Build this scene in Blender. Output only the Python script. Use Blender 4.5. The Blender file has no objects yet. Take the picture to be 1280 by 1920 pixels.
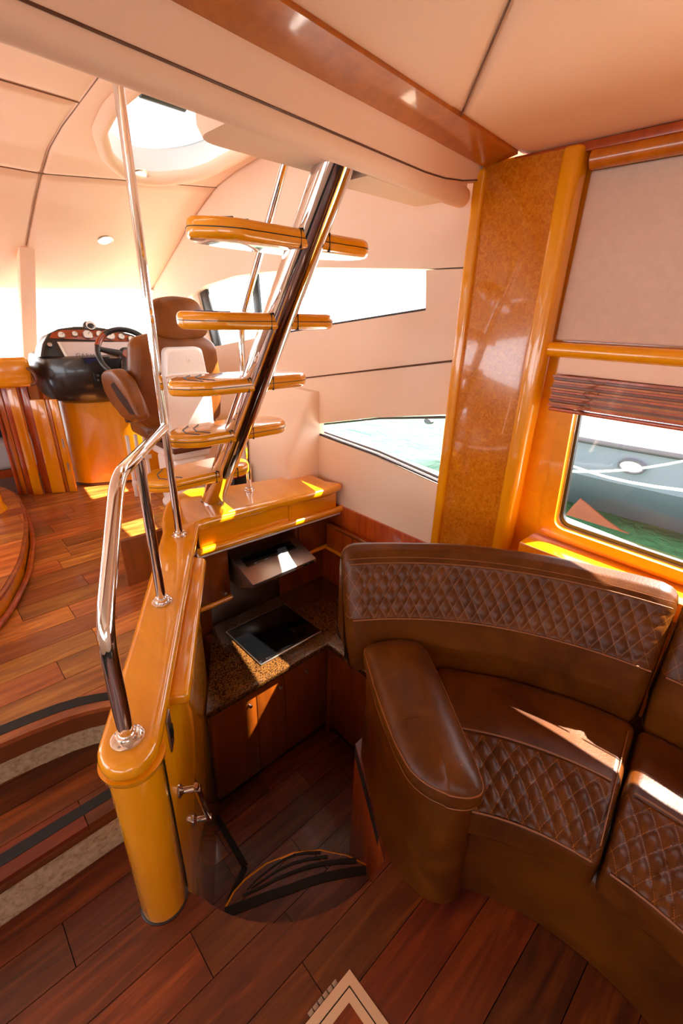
import bpy, bmesh, math, random
from mathutils import Vector, Matrix, noise
from mathutils.geometry import tessellate_polygon
random.seed(7)
S = bpy.context.scene
COL = S.collection

# ------------------------------------------------------------------ camera, sky, sun, exposure
H = 1.6                                   # eye height above the saloon floor
YAW, PITCH, ROLL = 43.8, 23.8, 1.7
FPX = 853.33
def _axes():
    a, t, q = math.radians(YAW), math.radians(PITCH), math.radians(ROLL)
    fw = Vector((math.sin(a) * math.cos(t), math.cos(a) * math.cos(t), -math.sin(t)))
    rt = Vector((math.cos(a), -math.sin(a), 0)); up = rt.cross(fw)
    return (rt * math.cos(q) + up * math.sin(q), -rt * math.sin(q) + up * math.cos(q), fw)
RT, UP, FW = _axes()
cd = bpy.data.cameras.new('camera'); cam = bpy.data.objects.new('camera', cd); COL.objects.link(cam)
cd.sensor_fit = 'VERTICAL'; cd.sensor_height = 36; cd.lens = 16; cd.clip_start = .02; cd.clip_end = 500
m = Matrix.Identity(4)
for i in range(3):
    m[i][0], m[i][1], m[i][2] = RT[i], UP[i], -FW[i]
m[2][3] = H
cam.matrix_world = m
S.camera = cam

W = bpy.data.worlds.new('world'); S.world = W; W.use_nodes = True
nt = W.node_tree; bg = nt.nodes['Background']
bg.inputs['Color'].default_value = (.93, .95, 1, 1)
bg.inputs['Strength'].default_value = 5.0

SUN_DIR = Vector((1.0, -.35, 1.28)).normalized()      # towards the sun
sd = bpy.data.lights.new('sun', 'SUN'); so = bpy.data.objects.new('sun', sd); COL.objects.link(so)
sd.energy = 34; sd.angle = .009; sd.color = (1, .93, .82)
so.rotation_euler = SUN_DIR.to_track_quat('Z', 'Y').to_euler(); so.location = (8, -3, 10)

S.view_settings.view_transform = 'Standard'; S.view_settings.look = 'None'
S.view_settings.exposure = 0.38; S.view_settings.gamma = 1.0; S.view_settings.use_curve_mapping = False
S.cycles.max_bounces = 12; S.cycles.diffuse_bounces = 7; S.cycles.glossy_bounces = 5
S.cycles.transparent_max_bounces = 12; S.cycles.sample_clamp_indirect = 8
S.cycles.caustics_reflective = False; S.cycles.caustics_refractive = False

# ------------------------------------------------------------------ pixel of the photograph -> point on a plane
def ray(x, y):
    return (RT * ((x - 640) / FPX) + UP * ((960 - y) / FPX) + FW)
EYE = Vector((0, 0, H))
def pz(x, y, z): d = ray(x, y); return EYE + d * ((z - H) / d.z)
def pX(x, y, X): d = ray(x, y); return EYE + d * (X / d.x)
def pY(x, y, Y): d = ray(x, y); return EYE + d * (Y / d.y)

# ------------------------------------------------------------------ materials
def lin(c):
    return tuple(((v / 255) / 12.92 if v / 255 <= .04045 else ((v / 255 + .055) / 1.055) ** 2.4) for v in c) + (1,)
MATS = {}
def base(name, col, rough=.5, metal=0, coat=0, **k):
    mt = bpy.data.materials.new(name); mt.use_nodes = True
    b = mt.node_tree.nodes['Principled BSDF']
    b.inputs['Base Color'].default_value = lin(col); b.inputs['Roughness'].default_value = rough
    b.inputs['Metallic'].default_value = metal; b.inputs['Coat Weight'].default_value = coat
    b.inputs['Coat Roughness'].default_value = k.get('coat_rough', .06)
    MATS[name] = mt
    return mt, mt.node_tree, b
def N(t, kind, **inp):
    n = t.nodes.new(kind)
    for k, v in inp.items():
        if k.startswith('_'): setattr(n, k[1:], v)
        else: n.inputs[k.replace('__', ' ')].default_value = v
    return n
def ramp(t, stops):
    r = t.nodes.new('ShaderNodeValToRGB'); e = r.color_ramp.elements
    while len(e) < len(stops): e.new(.5)
    for i, (p, c) in enumerate(stops): e[i].position = p; e[i].color = lin(c)
    return r
def wood(name, cols, rough=.35, coat=.6, axis=0, stretch=9, scale=5, vary=.25, hue=0.0, bump=.05):
    mt, t, b = base(name, cols[0], rough, 0, coat)
    tc = N(t, 'ShaderNodeTexCoord'); oi = N(t, 'ShaderNodeObjectInfo')
    mp = N(t, 'ShaderNodeMapping'); sc = [scale * stretch] * 3; sc[axis] = scale
    mp.inputs['Scale'].default_value = sc
    ad = N(t, 'ShaderNodeVectorMath', _operation='ADD'); mu = N(t, 'ShaderNodeMath', _operation='MULTIPLY'); mu.inputs[1].default_value = 37
    t.links.new(oi.outputs['Random'], mu.inputs[0]); t.links.new(tc.outputs['Object'], ad.inputs[0]); t.links.new(mu.outputs[0], ad.inputs[1])
    t.links.new(ad.outputs[0], mp.inputs['Vector'])
    nz = N(t, 'ShaderNodeTexNoise', Scale=1.0, Detail=6.0, Roughness=.6, Distortion=.7); t.links.new(mp.outputs[0], nz.inputs['Vector'])
    rp = ramp(t, [(.3 + .4 * i / max(1, len(cols) - 1), c) for i, c in enumerate(cols)])
    t.links.new(nz.outputs['Fac'], rp.inputs[0])
    hs = N(t, 'ShaderNodeHueSaturation')
    mr = N(t, 'ShaderNodeMapRange'); mr.inputs['To Min'].default_value = 1 - vary; mr.inputs['To Max'].default_value = 1 + vary * 1.4
    t.links.new(oi.outputs['Random'], mr.inputs['Value']); t.links.new(mr.outputs[0], hs.inputs['Value'])
    if hue:
        wn = N(t, 'ShaderNodeTexWhiteNoise', _noise_dimensions='1D'); t.links.new(mu.outputs[0], wn.inputs['W'])
        m2 = N(t, 'ShaderNodeMapRange'); m2.inputs['To Min'].default_value = .5 - hue; m2.inputs['To Max'].default_value = .5 + hue
        t.links.new(wn.outputs['Value'], m2.inputs['Value']); t.links.new(m2.outputs[0], hs.inputs['Hue'])
    t.links.new(rp.outputs[0], hs.inputs['Color']); t.links.new(hs.outputs[0], b.inputs['Base Color'])
    bp = N(t, 'ShaderNodeBump', Strength=bump, Distance=.002); t.links.new(nz.outputs['Fac'], bp.inputs['Height']); t.links.new(bp.outputs[0], b.inputs['Normal'])
    return mt
def mottled(name, cols, rough=.5, scale=20, coat=0, bump=.1, bscale=None, bdist=.002, metal=0, detail=4, stops=None):
    mt, t, b = base(name, cols[0], rough, metal, coat)
    tc = N(t, 'ShaderNodeTexCoord')
    nz = N(t, 'ShaderNodeTexNoise', Scale=float(scale), Detail=float(detail), Roughness=.6); t.links.new(tc.outputs['Object'], nz.inputs['Vector'])
    rp = ramp(t, [((stops[i] if stops else .3 + .4 * i / max(1, len(cols) - 1)), c) for i, c in enumerate(cols)])
    t.links.new(nz.outputs['Fac'], rp.inputs[0]); t.links.new(rp.outputs[0], b.inputs['Base Color'])
    if bump:
        n2 = N(t, 'ShaderNodeTexNoise', Scale=float(bscale or scale * 6), Detail=3.0); t.links.new(tc.outputs['Object'], n2.inputs['Vector'])
        bp = N(t, 'ShaderNodeBump', Strength=bump, Distance=bdist); t.links.new(n2.outputs['Fac'], bp.inputs['Height']); t.links.new(bp.outputs[0], b.inputs['Normal'])
    return mt

wood('amber', [(220, 140, 4), (228, 148, 6), (236, 157, 9)], .22, .9, 0, 6, 3, .06, bump=.01)
wood('amber_y', [(220, 140, 4), (228, 148, 6), (236, 157, 9)], .22, .9, 1, 6, 3, .06, bump=.01)
wood('amber_z', [(220, 140, 4), (228, 148, 6), (236, 157, 9)], .22, .9, 2, 6, 3, .06, bump=.01)
wood('cherry', [(164, 84, 8), (178, 96, 12), (192, 108, 17)], .3, .6, 2, 6, 3, .06, bump=.01)
wood('cabinet_wood_shaded', [(100, 42, 4), (116, 52, 6), (130, 62, 9)], .3, .5, 2, 6, 3, .06, bump=.01)  # amber varnish darkened, putting the dim light of the galley into the colour
wood('redwood', [(140, 50, 14), (168, 70, 20), (190, 88, 26)], .3, .6, 2, 7, 3, .12, bump=.01)
wood('plank', [(60, 19, 4), (90, 35, 8), (118, 54, 14)], .42, .1, 0, 10, 3.2, .32, .008)
wood('plank_deck', [(116, 56, 18), (160, 90, 32), (200, 132, 60)], .31, .15, 0, 9, 3.2, .4, .014, bump=.01)
MATS['plank_deck'].node_tree.nodes['Principled BSDF'].inputs['Specular IOR Level'].default_value = .9
mottled('burl', [(172, 92, 8), (196, 114, 16), (214, 134, 30)], .2, 70, .9, .02, detail=8)
MATS['burl'].node_tree.nodes['Noise Texture'].inputs['Distortion'].default_value = 1.2
mottled('vinyl', [(240, 200, 168), (243, 206, 176)], .62, 3, 0, .12, 90, .002)
mottled('vinyl_wall', [(234, 208, 182), (238, 213, 190)], .6, 3, 0, .12, 90, .002)
mottled('fabric_grey', [(208, 176, 152), (216, 184, 160)], .8, 40, 0, .2, 500, .001)
mottled('carpet', [(168, 140, 104), (206, 180, 146), (222, 200, 170)], .95, 60, 0, .9, 900, .006)
def leather(name, stitch=False):
    mt = mottled(name, [(60, 26, 3), (84, 41, 5), (104, 55, 8)], .36, 5, .0, .2, 160, .002, detail=7)
    MATS[name].node_tree.nodes['Principled BSDF'].inputs['Specular IOR Level'].default_value = .26
    MATS[name].node_tree.nodes['Noise Texture'].inputs['Distortion'].default_value = .5
    if stitch:
        t = mt.node_tree; b = t.nodes['Principled BSDF']; src = b.inputs['Base Color'].links[0].from_socket
        uv = N(t, 'ShaderNodeUVMap'); uv.uv_map = 'UVMap'; sp = N(t, 'ShaderNodeSeparateXYZ'); t.links.new(uv.outputs[0], sp.inputs[0])
        def mth(op, a, bb):
            n = N(t, 'ShaderNodeMath', _operation=op)
            for k, v in ((0, a), (1, bb)):
                if isinstance(v, (int, float)): n.inputs[k].default_value = v
                else: t.links.new(v, n.inputs[k])
            return n.outputs[0]
        outs = []
        for i, j in ((0, 1), (1, 0)):
            fr = mth('FRACT', sp.outputs[i], 0); d = mth('ABSOLUTE', mth('SUBTRACT', fr, .5), 0)
            line = mth('GREATER_THAN', d, .482)
            dash = mth('LESS_THAN', mth('FRACT', mth('MULTIPLY', sp.outputs[j], 9), 0), .62)
            outs.append(mth('MULTIPLY', line, dash))
        fac = mth('MAXIMUM', outs[0], outs[1])
        mx = N(t, 'ShaderNodeMix', _data_type='RGBA'); t.links.new(fac, mx.inputs['Factor']); t.links.new(src, mx.inputs['A'])
        mx.inputs['B'].default_value = lin((150, 92, 36)); t.links.new(mx.outputs['Result'], b.inputs['Base Color'])
    return mt
leather('leather'); leather('leather_quilt', True)
base('piping', (128, 70, 20), .5)
leather('leather_helm')
for e_, c_ in zip([n for n in MATS['leather_helm'].node_tree.nodes if n.type == 'VALTORGB'][0].color_ramp.elements, ((98, 52, 15), (120, 67, 23), (134, 78, 30))): e_.color = lin(c_)
base('chrome', (228, 226, 224), .06, 1)
base('steel', (176, 170, 164), .3, 1)
base('steel_satin', (236, 226, 208), .38, 1)
base('black', (14, 13, 13), .35)
base('black_gloss', (6, 6, 7), .08)
base('strip', (26, 26, 27), .8)
base('dash_black', (30, 28, 28), .3, 0, .3)
base('gel_white', (240, 232, 224), .3, 0, .4)
base('deck_white', (246, 246, 246), .5)
base('white_plastic', (240, 236, 232), .35)
base('gauge_face', (226, 220, 208), .4)
base('screen_grey', (206, 190, 184), .4)
base('print_grey', (96, 92, 96), .5)
base('gap', (10, 7, 5), .8)
base('lcd', (44, 46, 84), .15)
base('teak_dark', (92, 46, 20), .4)
base('rim_wood', (150, 60, 18), .2, 0, .6)
base('seam_brown', (128, 88, 60), .7)
base('porthole_glass', (132, 132, 142), .3)
base('rope', (240, 234, 224), .8)
base('hull_grey', (92, 98, 112), .35)
base('hull_green', (140, 168, 156), .35)
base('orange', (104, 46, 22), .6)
base('rubber_grey', (62, 58, 64), .6)
base('bed_white', (214, 214, 216), .9)
base('pillow_blue', (36, 48, 74), .9)
base('red_case', (150, 30, 24), .5)
mottled('granite', [(20, 11, 5), (66, 38, 14), (110, 70, 30), (44, 26, 11)], .2, 150, .5, 0, detail=3, stops=[.36, .48, .58, .66])
mt, t, b = base('water', (50, 96, 66), .35)
b.inputs['Specular IOR Level'].default_value = .12
tc = N(t, 'ShaderNodeTexCoord'); nz = N(t, 'ShaderNodeTexNoise', Scale=1.6, Detail=6.0, Distortion=.6)
t.links.new(tc.outputs['Object'], nz.inputs['Vector']); bp = N(t, 'ShaderNodeBump', Strength=.7, Distance=.25)
t.links.new(nz.outputs['Fac'], bp.inputs['Height']); t.links.new(bp.outputs[0], b.inputs['Normal'])
# thin window glass: mostly clear, mirrors at grazing angles
mt = bpy.data.materials.new('glass'); mt.use_nodes = True; t = mt.node_tree; t.nodes.clear(); MATS['glass'] = mt
o_ = N(t, 'ShaderNodeOutputMaterial'); tr = N(t, 'ShaderNodeBsdfTransparent'); tr.inputs[0].default_value = (.96, .97, .97, 1)
gl = N(t, 'ShaderNodeBsdfGlossy'); gl.inputs['Roughness'].default_value = .02; lw = N(t, 'ShaderNodeLayerWeight', Blend=.5); mx = N(t, 'ShaderNodeMixShader')
pw_ = N(t, 'ShaderNodeMath', _operation='POWER'); pw_.inputs[1].default_value = 4.0; ml_ = N(t, 'ShaderNodeMath', _operation='MULTIPLY_ADD'); ml_.inputs[1].default_value = .35; ml_.inputs[2].default_value = .03
t.links.new(lw.outputs['Facing'], pw_.inputs[0]); t.links.new(pw_.outputs[0], ml_.inputs[0]); t.links.new(ml_.outputs[0], mx.inputs[0])
t.links.new(tr.outputs[0], mx.inputs[1]); t.links.new(gl.outputs[0], mx.inputs[2]); t.links.new(mx.outputs[0], o_.inputs[0])
# milky acrylic of the roof hatch
mt = bpy.data.materials.new('acrylic'); mt.use_nodes = True; t = mt.node_tree; t.nodes.clear(); MATS['acrylic'] = mt
o_ = N(t, 'ShaderNodeOutputMaterial'); a1 = N(t, 'ShaderNodeBsdfTranslucent'); a1.inputs[0].default_value = (.10, .115, .12, 1)
a2 = N(t, 'ShaderNodeBsdfDiffuse'); a2.inputs[0].default_value = (.8, .84, .84, 1); mx = N(t, 'ShaderNodeMixShader'); mx.inputs[0].default_value = .3
t.links.new(a1.outputs[0], mx.inputs[1]); t.links.new(a2.outputs[0], mx.inputs[2]); t.links.new(mx.outputs[0], o_.inputs[0])
# lamp face
mt = bpy.data.materials.new('lamp_face'); mt.use_nodes = True; t = mt.node_tree; t.nodes.clear(); MATS['lamp_face'] = mt
o_ = N(t, 'ShaderNodeOutputMaterial'); e_ = N(t, 'ShaderNodeEmission'); e_.inputs[0].default_value = (1, .93, .84, 1); e_.inputs[1].default_value = 3; t.links.new(e_.outputs[0], o_.inputs[0])

# ------------------------------------------------------------------ mesh helpers (all shapes given in metres, world axes)
WLOC = {}
def tag(o, label=None, cat=None, group=None, kind=None):
    if label: o['label'] = label
    if cat: o['category'] = cat
    if group: o['group'] = group
    if kind: o['kind'] = kind
    return o
def thing(name, loc, label, cat, group=None):
    o = bpy.data.objects.new(name, None); COL.objects.link(o); o.location = loc; o.empty_display_size = .05
    WLOC[o.name] = Vector(loc)
    return tag(o, label, cat, group)
def put(name, verts, faces, mat, parent=None, smooth=35, uvs=None):
    vs = [Vector(v) for v in verts]
    lo = Vector([min(v[i] for v in vs) for i in range(3)]); hi = Vector([max(v[i] for v in vs) for i in range(3)])
    c = (lo + hi) / 2
    if parent is None: c.z = lo.z
    me = bpy.data.meshes.new(name); me.from_pydata([v - c for v in vs], [], faces); me.update()
    bm = bmesh.new(); bm.from_mesh(me); bmesh.ops.recalc_face_normals(bm, faces=bm.faces)
    if uvs is not None:
        bm.verts.ensure_lookup_table(); l = bm.loops.layers.uv.new('UVMap')
        for f in bm.faces:
            for lp in f.loops: lp[l].uv = uvs[lp.vert.index]
    bm.to_mesh(me); bm.free()
    me.materials.append(MATS[mat])
    if smooth:
        me.polygons.foreach_set('use_smooth', [True] * len(me.polygons)); me.set_sharp_from_angle(angle=math.radians(smooth))
    o = bpy.data.objects.new(name, me); COL.objects.link(o)
    if parent is not None:
        o.parent = parent; o.location = c - WLOC[parent.name]
    else: o.location = c
    WLOC[o.name] = c
    return o
def put_bm(name, bm, mat, parent=None, smooth=35):
    bm.verts.index_update()
    v = [x.co.copy() for x in bm.verts]; f = [[q.index for q in p.verts] for p in bm.faces]; bm.free()
    return put(name, v, f, mat, parent, smooth)
def bev(bm, w, seg=2):
    if w: bmesh.ops.bevel(bm, geom=bm.edges[:], offset=w, segments=seg, profile=.5, affect='EDGES', clamp_overlap=True)
def box(name, lo, hi, mat, parent=None, bevel=.004, seg=2, rot=None):
    lo, hi = Vector(lo), Vector(hi); lo, hi = Vector(map(min, lo, hi)), Vector(map(max, lo, hi))
    bm = bmesh.new(); bmesh.ops.create_cube(bm, size=1); c = (lo + hi) / 2; d = hi - lo
    for v in bm.verts: v.co = Vector((v.co.x * d.x, v.co.y * d.y, v.co.z * d.z))
    bev(bm, min(bevel, min(d) * .45), seg)
    for v in bm.verts: v.co = (rot @ v.co if rot is not None else v.co) + c
    return put_bm(name, bm, mat, parent)
def prism(name, pts, vec, mat, parent=None, bevel=0, seg=2, smooth=35):
    bm = bmesh.new(); vec = Vector(vec)
    a = [bm.verts.new(Vector(p)) for p in pts]; b_ = [bm.verts.new(Vector(p) + vec) for p in pts]; n = len(pts)
    bm.faces.new(a); bm.faces.new(b_[::-1])
    for i in range(n): bm.faces.new((a[i], a[(i + 1) % n], b_[(i + 1) % n], b_[i]))
    bmesh.ops.recalc_face_normals(bm, faces=bm.faces)
    if bevel:
        ed = [e for e in bm.edges if len(e.link_faces) == 2 and e.calc_face_angle(0) > .6]
        bmesh.ops.bevel(bm, geom=ed, offset=bevel, segments=seg, profile=.5, affect='EDGES', clamp_overlap=True)
    return put_bm(name, bm, mat, parent, smooth)
def fillet(path, r, n=8):
    p = [Vector(q) for q in path]; out = [p[0]]
    for i in range(1, len(p) - 1):
        a, b_, c = p[i - 1], p[i], p[i + 1]; u = (a - b_); v = (c - b_)
        d = min(r, u.length * .48, v.length * .48); u.normalize(); v.normalize()
        for k in range(n + 1):
            s = k / n; A = b_ + u * d; B = b_ + v * d
            out.append(A * (1 - s) ** 2 + b_ * (2 * s * (1 - s)) + B * s * s)
    return out + [p[-1]]
def tube_data(path, r, n=14, closed=False, cap=True):
    p = [Vector(q) for q in path]; m_ = len(p); rr = r if isinstance(r, (list, tuple)) else [r] * m_
    V, F = [], []; ref = None
    for i in range(m_):
        if closed: t = p[(i + 1) % m_] - p[i - 1]
        else: t = p[min(i + 1, m_ - 1)] - p[max(i - 1, 0)]
        t.normalize()
        if ref is None:
            ref = t.cross(Vector((0, 0, 1)))
            if ref.length < .05: ref = t.cross(Vector((1, 0, 0)))
        ref = ref - t * ref.dot(t); ref.normalize(); bi = t.cross(ref)
        for k in range(n):
            a = 2 * math.pi * k / n; V.append(p[i] + (ref * math.cos(a) + bi * math.sin(a)) * rr[i])
    for i in range(m_ if closed else m_ - 1):
        j = (i + 1) % m_
        for k in range(n): F.append((i * n + k, i * n + (k + 1) % n, j * n + (k + 1) % n, j * n + k))
    if cap and not closed: F += [tuple(range(n))[::-1], tuple(range((m_ - 1) * n, m_ * n))]
    return V, F
def tube(name, path, r, mat, parent=None, n=14, closed=False):
    V, F = tube_data(path, r, n, closed); return put(name, V, F, mat, parent, 50)
def lathe(name, prof, loc, mat, parent=None, n=28, axis=(0, 0, 1)):
    q = Vector((0, 0, 1)).rotation_difference(Vector(axis)); V, F = [], []
    for r, z in prof:
        for k in range(n):
            a = 2 * math.pi * k / n; V.append(q @ Vector((r * math.cos(a), r * math.sin(a), z)) + Vector(loc))
    for i in range(len(prof) - 1):
        for k in range(n): F.append((i * n + k, i * n + (k + 1) % n, (i + 1) * n + (k + 1) % n, (i + 1) * n + k))
    F += [tuple(range(n))[::-1], tuple(range((len(prof) - 1) * n, len(prof) * n))]
    return put(name, V, F, mat, parent, 40)
def loft(name, rings, mat, parent=None, cap=True, closed=True, smooth=50):
    n = len(rings[0]); V = [v for r in rings for v in r]; F = []
    for i in range(len(rings) - 1):
        for k in range(n if closed else n - 1): F.append((i * n + k, i * n + (k + 1) % n, (i + 1) * n + (k + 1) % n, (i + 1) * n + k))
    if cap and closed: F += [tuple(range(n))[::-1], tuple(range((len(rings) - 1) * n, len(rings) * n))]
    return put(name, V, F, mat, parent, smooth)
def holed(name, outer, holes, fn, vec, mat, parent=None):
    """flat panel with openings: 2D outlines, fn maps (u, v) to a point, vec is the thickness"""
    loops = [outer] + holes; tri = tessellate_polygon([[Vector((u, v, 0)) for u, v in l] for l in loops])
    P = [Vector(fn(u, v)) for l in loops for u, v in l]; n = len(P); vec = Vector(vec)
    V = P + [p + vec for p in P]; F = [tuple(t_) for t_ in tri] + [tuple(i + n for i in t_[::-1]) for t_ in tri]; o = 0
    for l in loops:
        k = len(l)
        for i in range(k): F.append((o + i, o + (i + 1) % k, o + (i + 1) % k + n, o + i + n))
        o += k
    return put(name, V, F, mat, parent, 25)
def round_poly(pts, r, n=5):
    p = [Vector((a, b_)) for a, b_ in pts]; out = []
    for i in range(len(p)):
        a, b_, c = p[i - 1], p[i], p[(i + 1) % len(p)]; u, v = a - b_, c - b_
        rr = r[i] if isinstance(r, (list, tuple)) else r
        d = min(rr, u.length * .45, v.length * .45); u.normalize(); v.normalize(); A, B = b_ + u * d, b_ + v * d
        if d < 1e-5: out.append(tuple(b_)); continue
        for k in range(n + 1):
            s = k / n; q = A * (1 - s) ** 2 + b_ * (2 * s * (1 - s)) + B * s * s; out.append((q.x, q.y))
    return out
def clip(poly, x0, x1, y0, y1):
    for ax, v, sg in ((0, x0, 1), (0, x1, -1), (1, y0, 1), (1, y1, -1)):
        out = []
        for i in range(len(poly)):
            a, b_ = poly[i - 1], poly[i]; da, db = sg * (a[ax] - v), sg * (b_[ax] - v)
            if (da >= 0) != (db >= 0):
                t_ = da / (da - db); out.append((a[0] + (b_[0] - a[0]) * t_, a[1] + (b_[1] - a[1]) * t_))
            if db >= 0: out.append(b_)
        poly = out
        if not poly: return []
    return poly
def area(p): return abs(sum(p[i - 1][0] * p[i][1] - p[i][0] * p[i - 1][1] for i in range(len(p)))) / 2
def planks(parent, region, z, w, y_ref, mat, lens=(.5, 1.1), th=.016, gap=.0012, rnd=None, ends=None):
    rnd = rnd or random.Random(3); ys = [q[1] for q in region]; xs = [q[0] for q in region]
    j0 = math.floor((min(ys) - y_ref) / w)
    for j in range(j0, math.ceil((max(ys) - y_ref) / w) + 1):
        y0 = y_ref + j * w; x = min(xs) - rnd.random() * lens[0]
        cuts = (ends or {}).get(j)
        if cuts: cuts = [min(xs) - .01] + list(cuts) + [max(xs) + .01]
        else:
            cuts = [x]
            while cuts[-1] < max(xs): cuts.append(cuts[-1] + rnd.uniform(*lens))
        for a, b_ in zip(cuts, cuts[1:]):
            c = clip(region, a + gap, b_ - gap, y0 + gap, y0 + w - gap)
            if len(c) < 3 or area(c) < .0004: continue
            prism('plank', [(u, v, z) for u, v in c], (0, 0, -th), mat, parent)
def bezier_ring(c, rx, ry, n=40, pw=2.6):
    out = []
    for k in range(n):
        a = 2 * math.pi * k / n; ca, sa = math.cos(a), math.sin(a)
        out.append((c[0] + rx * math.copysign(abs(ca) ** (2 / pw), ca), c[1] + ry * math.copysign(abs(sa) ** (2 / pw), sa)))
    return out
# ================================================================== the setting
DV = Vector((.520181, .854056)); NV = Vector((.854056, -.520181))       # run of the half wall and its normal towards the galley
def hw(off, s):                                                          # point at offset `off` from the eye's plumb line, `s` along the wall
    p = NV * off + DV * s; return (p.x, p.y)
def hwX(off, Y): return (off - NV.y * Y) / NV.x
PROF = [(-5, 2.40), (2.3, 2.40), (2.6, 2.372), (2.85, 2.345), (3.1, 2.30), (3.3, 2.225), (3.5, 2.14), (4.34, 1.712), (4.8, 1.49)]
def ceil_z(Y):
    for (a, za), (b_, zb) in zip(PROF, PROF[1:]):
        if Y <= b_: return za + (zb - za) * (Y - a) / (b_ - a)
    return PROF[-1][1]
def pC(x, y):
    d = ray(x, y); lo, hi = .5, 6.
    for _ in range(50):
        m_ = (lo + hi) / 2; p = EYE + d * (m_ / d.y)
        if p.z < ceil_z(m_): lo = m_
        else: hi = m_
    return p
CC, CR = Vector((.66, .93)), .417                                        # round well of the galley stairs
arc = [(CC.x + CR * math.cos(math.radians(a)), CC.y + CR * math.sin(math.radians(a))) for a in range(-79, -165, -4)]
WX = 1.80                                                                # starboard side

tag(box('floor_bilge', (-2.0, -2.0, -.93), (1.9, 5.5, -.87), 'gap'), 'dark bilge below the floors', kind='structure')
# ---- saloon floor
floor_out = [(-1.9, -1.9), (1.78, -1.9), (1.78, .97), (.965, .885)] + arc + [(.235, .86), (.235, 1.13), (-1.9, 1.13)]
fl = prism('floor', [(x, y, -.018) for x, y in floor_out], (0, 0, -.05), 'gap'); tag(fl, 'dark red brown hardwood plank floor of the saloon', kind='structure')
view = [(-1.0, -.75), (1.78, -.75)] + floor_out[2:-1] + [(-1.0, 1.13)]
planks(fl, view, 0, .131, .633, 'plank', (.55, 1.1), ends={2: (-.75, -.06, .66), 1: (-.5, .66, 1.2), 0: (-.6, .195, .66, 1.1), -1: (-.2, .66, 1.3), -2: (-.45, .385, 1.0), 3: (-.6, .66)})
# ---- steps up to the helm deck
def at_wall(y): return hwX(-.372, y)
st = thing('stair', (-.4, 1.28, 0), 'carpeted wooden steps rising beside the varnished newel post to the helm deck', 'stairs')
treg = [(-1.3, 1.118), (at_wall(1.118) - .09, 1.118), (at_wall(1.46) - .004, 1.46), (-1.3, 1.46)]
tr_ = prism('tread', [(x, y, .163) for x, y in treg], (0, 0, -.03), 'teak_dark', st, .004)
planks(tr_, [(x, max(y, 1.119)) for x, y in treg], .18, .105, 1.115, 'plank', (.5, .9), rnd=random.Random(11))
prism('grip_strip', [(-1.3, 1.160, .1802), (.165, 1.160, .1802), (.19, 1.196, .1802), (-1.3, 1.196, .1802)], (0, 0, .0016), 'strip', st)
tag(prism('carpet_riser', [(-1.3, 1.131, -.03), (.23, 1.131, -.03), (.23, 1.131, .14), (-1.3, 1.131, .14)], (0, .02, 0), 'carpet', st), 'beige carpet riser')
edge = [(-1.3, 1.43), (-.2, 1.418), (-.06, 1.412), (.02, 1.404), (.108, 1.390), (.17, 1.372), (.218, 1.350), (.30, 1.30)]
tag(loft('carpet_riser', [[Vector((x, y + .028, z)) for x, y in edge] for z in (.12, .335)], 'carpet', st, cap=False, closed=False), 'beige carpet riser')
# ---- helm deck
deck_out = edge + [hw(-.36, 1.05), hw(-.36, 1.2), hw(-.36, 1.95), (.80, 2.07), (1.80, 2.07), (1.80, 4.2), (-1.3, 4.2)]
dk = prism('floor_helm_deck', [(x, y, .344) for x, y in deck_out], (0, 0, -.06), 'teak_dark', None, .0); tag(dk, 'raised helm deck of honey and brown hardwood planks', kind='structure')
planks(dk, [(-.8, 1.425)] + deck_out[1:-2] + [(1.80, 3.68), (-.8, 3.68)], .36, .1195, 1.934, 'plank_deck', (.35, .8), rnd=random.Random(5))
V, F = [], []
for k, (x, y) in enumerate(edge):
    V += [Vector((x, y + .036, .3603)), Vector((x, y + .078, .3603)), Vector((x, y + .036, .362)), Vector((x, y + .078, .362))]
for k in range(len(edge) - 1):
    a, b_ = 4 * k, 4 * k + 4
    F += [(a + 2, a + 3, b_ + 3, b_ + 2), (a, a + 2, b_ + 2, b_), (a + 1, b_ + 1, b_ + 3, a + 3)]
put('grip_strip', V, F, 'strip', dk)
# ---- galley pit
ZG, ZS, ZT = -.78, -.36, -.075
gf_out = [(.25, .80), (1.0, .80), (1.42, .9), (1.42, 1.56), (.5, 1.56), (.25, 1.0)]
gf = prism('floor_galley', [(x, y, ZG - .016) for x, y in gf_out], (0, 0, -.05), 'gap'); tag(gf, 'sunken galley floor of dark hardwood planks', kind='structure')
planks(gf, gf_out, ZG, .131, .633, 'plank', (.4, .8), rnd=random.Random(8))
inl = [pz(405, 1530, ZG), pz(460, 1625, ZG), pz(430, 1690, ZG)]
for a, b_ in zip(inl, inl[1:]):
    s_ = (b_ - a).normalized().cross(Vector((0, 0, 1))) * .014; up_ = Vector((0, 0, .0015))
    prism('inlay_strip', [a - s_ + up_, a + s_ + up_, b_ + s_ + up_, b_ - s_ + up_], (0, 0, .0015), 'strip', gf)
gs = thing('galley_step', (.55, .7, ZG), 'curved wooden step with black grip strips leading down into the galley', 'stairs')
sarc = [pz(x, y, ZS) for x, y in ((425, 1700), (440, 1672), (460, 1650), (500, 1620), (550, 1600), (600, 1595), (650, 1605), (690, 1625))]
sreg = [(p.x, p.y) for p in sarc] + [(.87, .62), (.80, .50), (.6, .42), (.4, .5), (.24, .78), (.30, .90)]
sg_ = prism('tread', [(x, y, ZS - .016) for x, y in sreg], (0, 0, -.03), 'teak_dark', gs, .003)
planks(sg_, sreg, ZS, .131, .633, 'plank', (.4, .7), rnd=random.Random(4))
tube('nosing', [p + Vector((0, 0, -.012)) for p in sarc], .011, 'amber', gs, 8)
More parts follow.
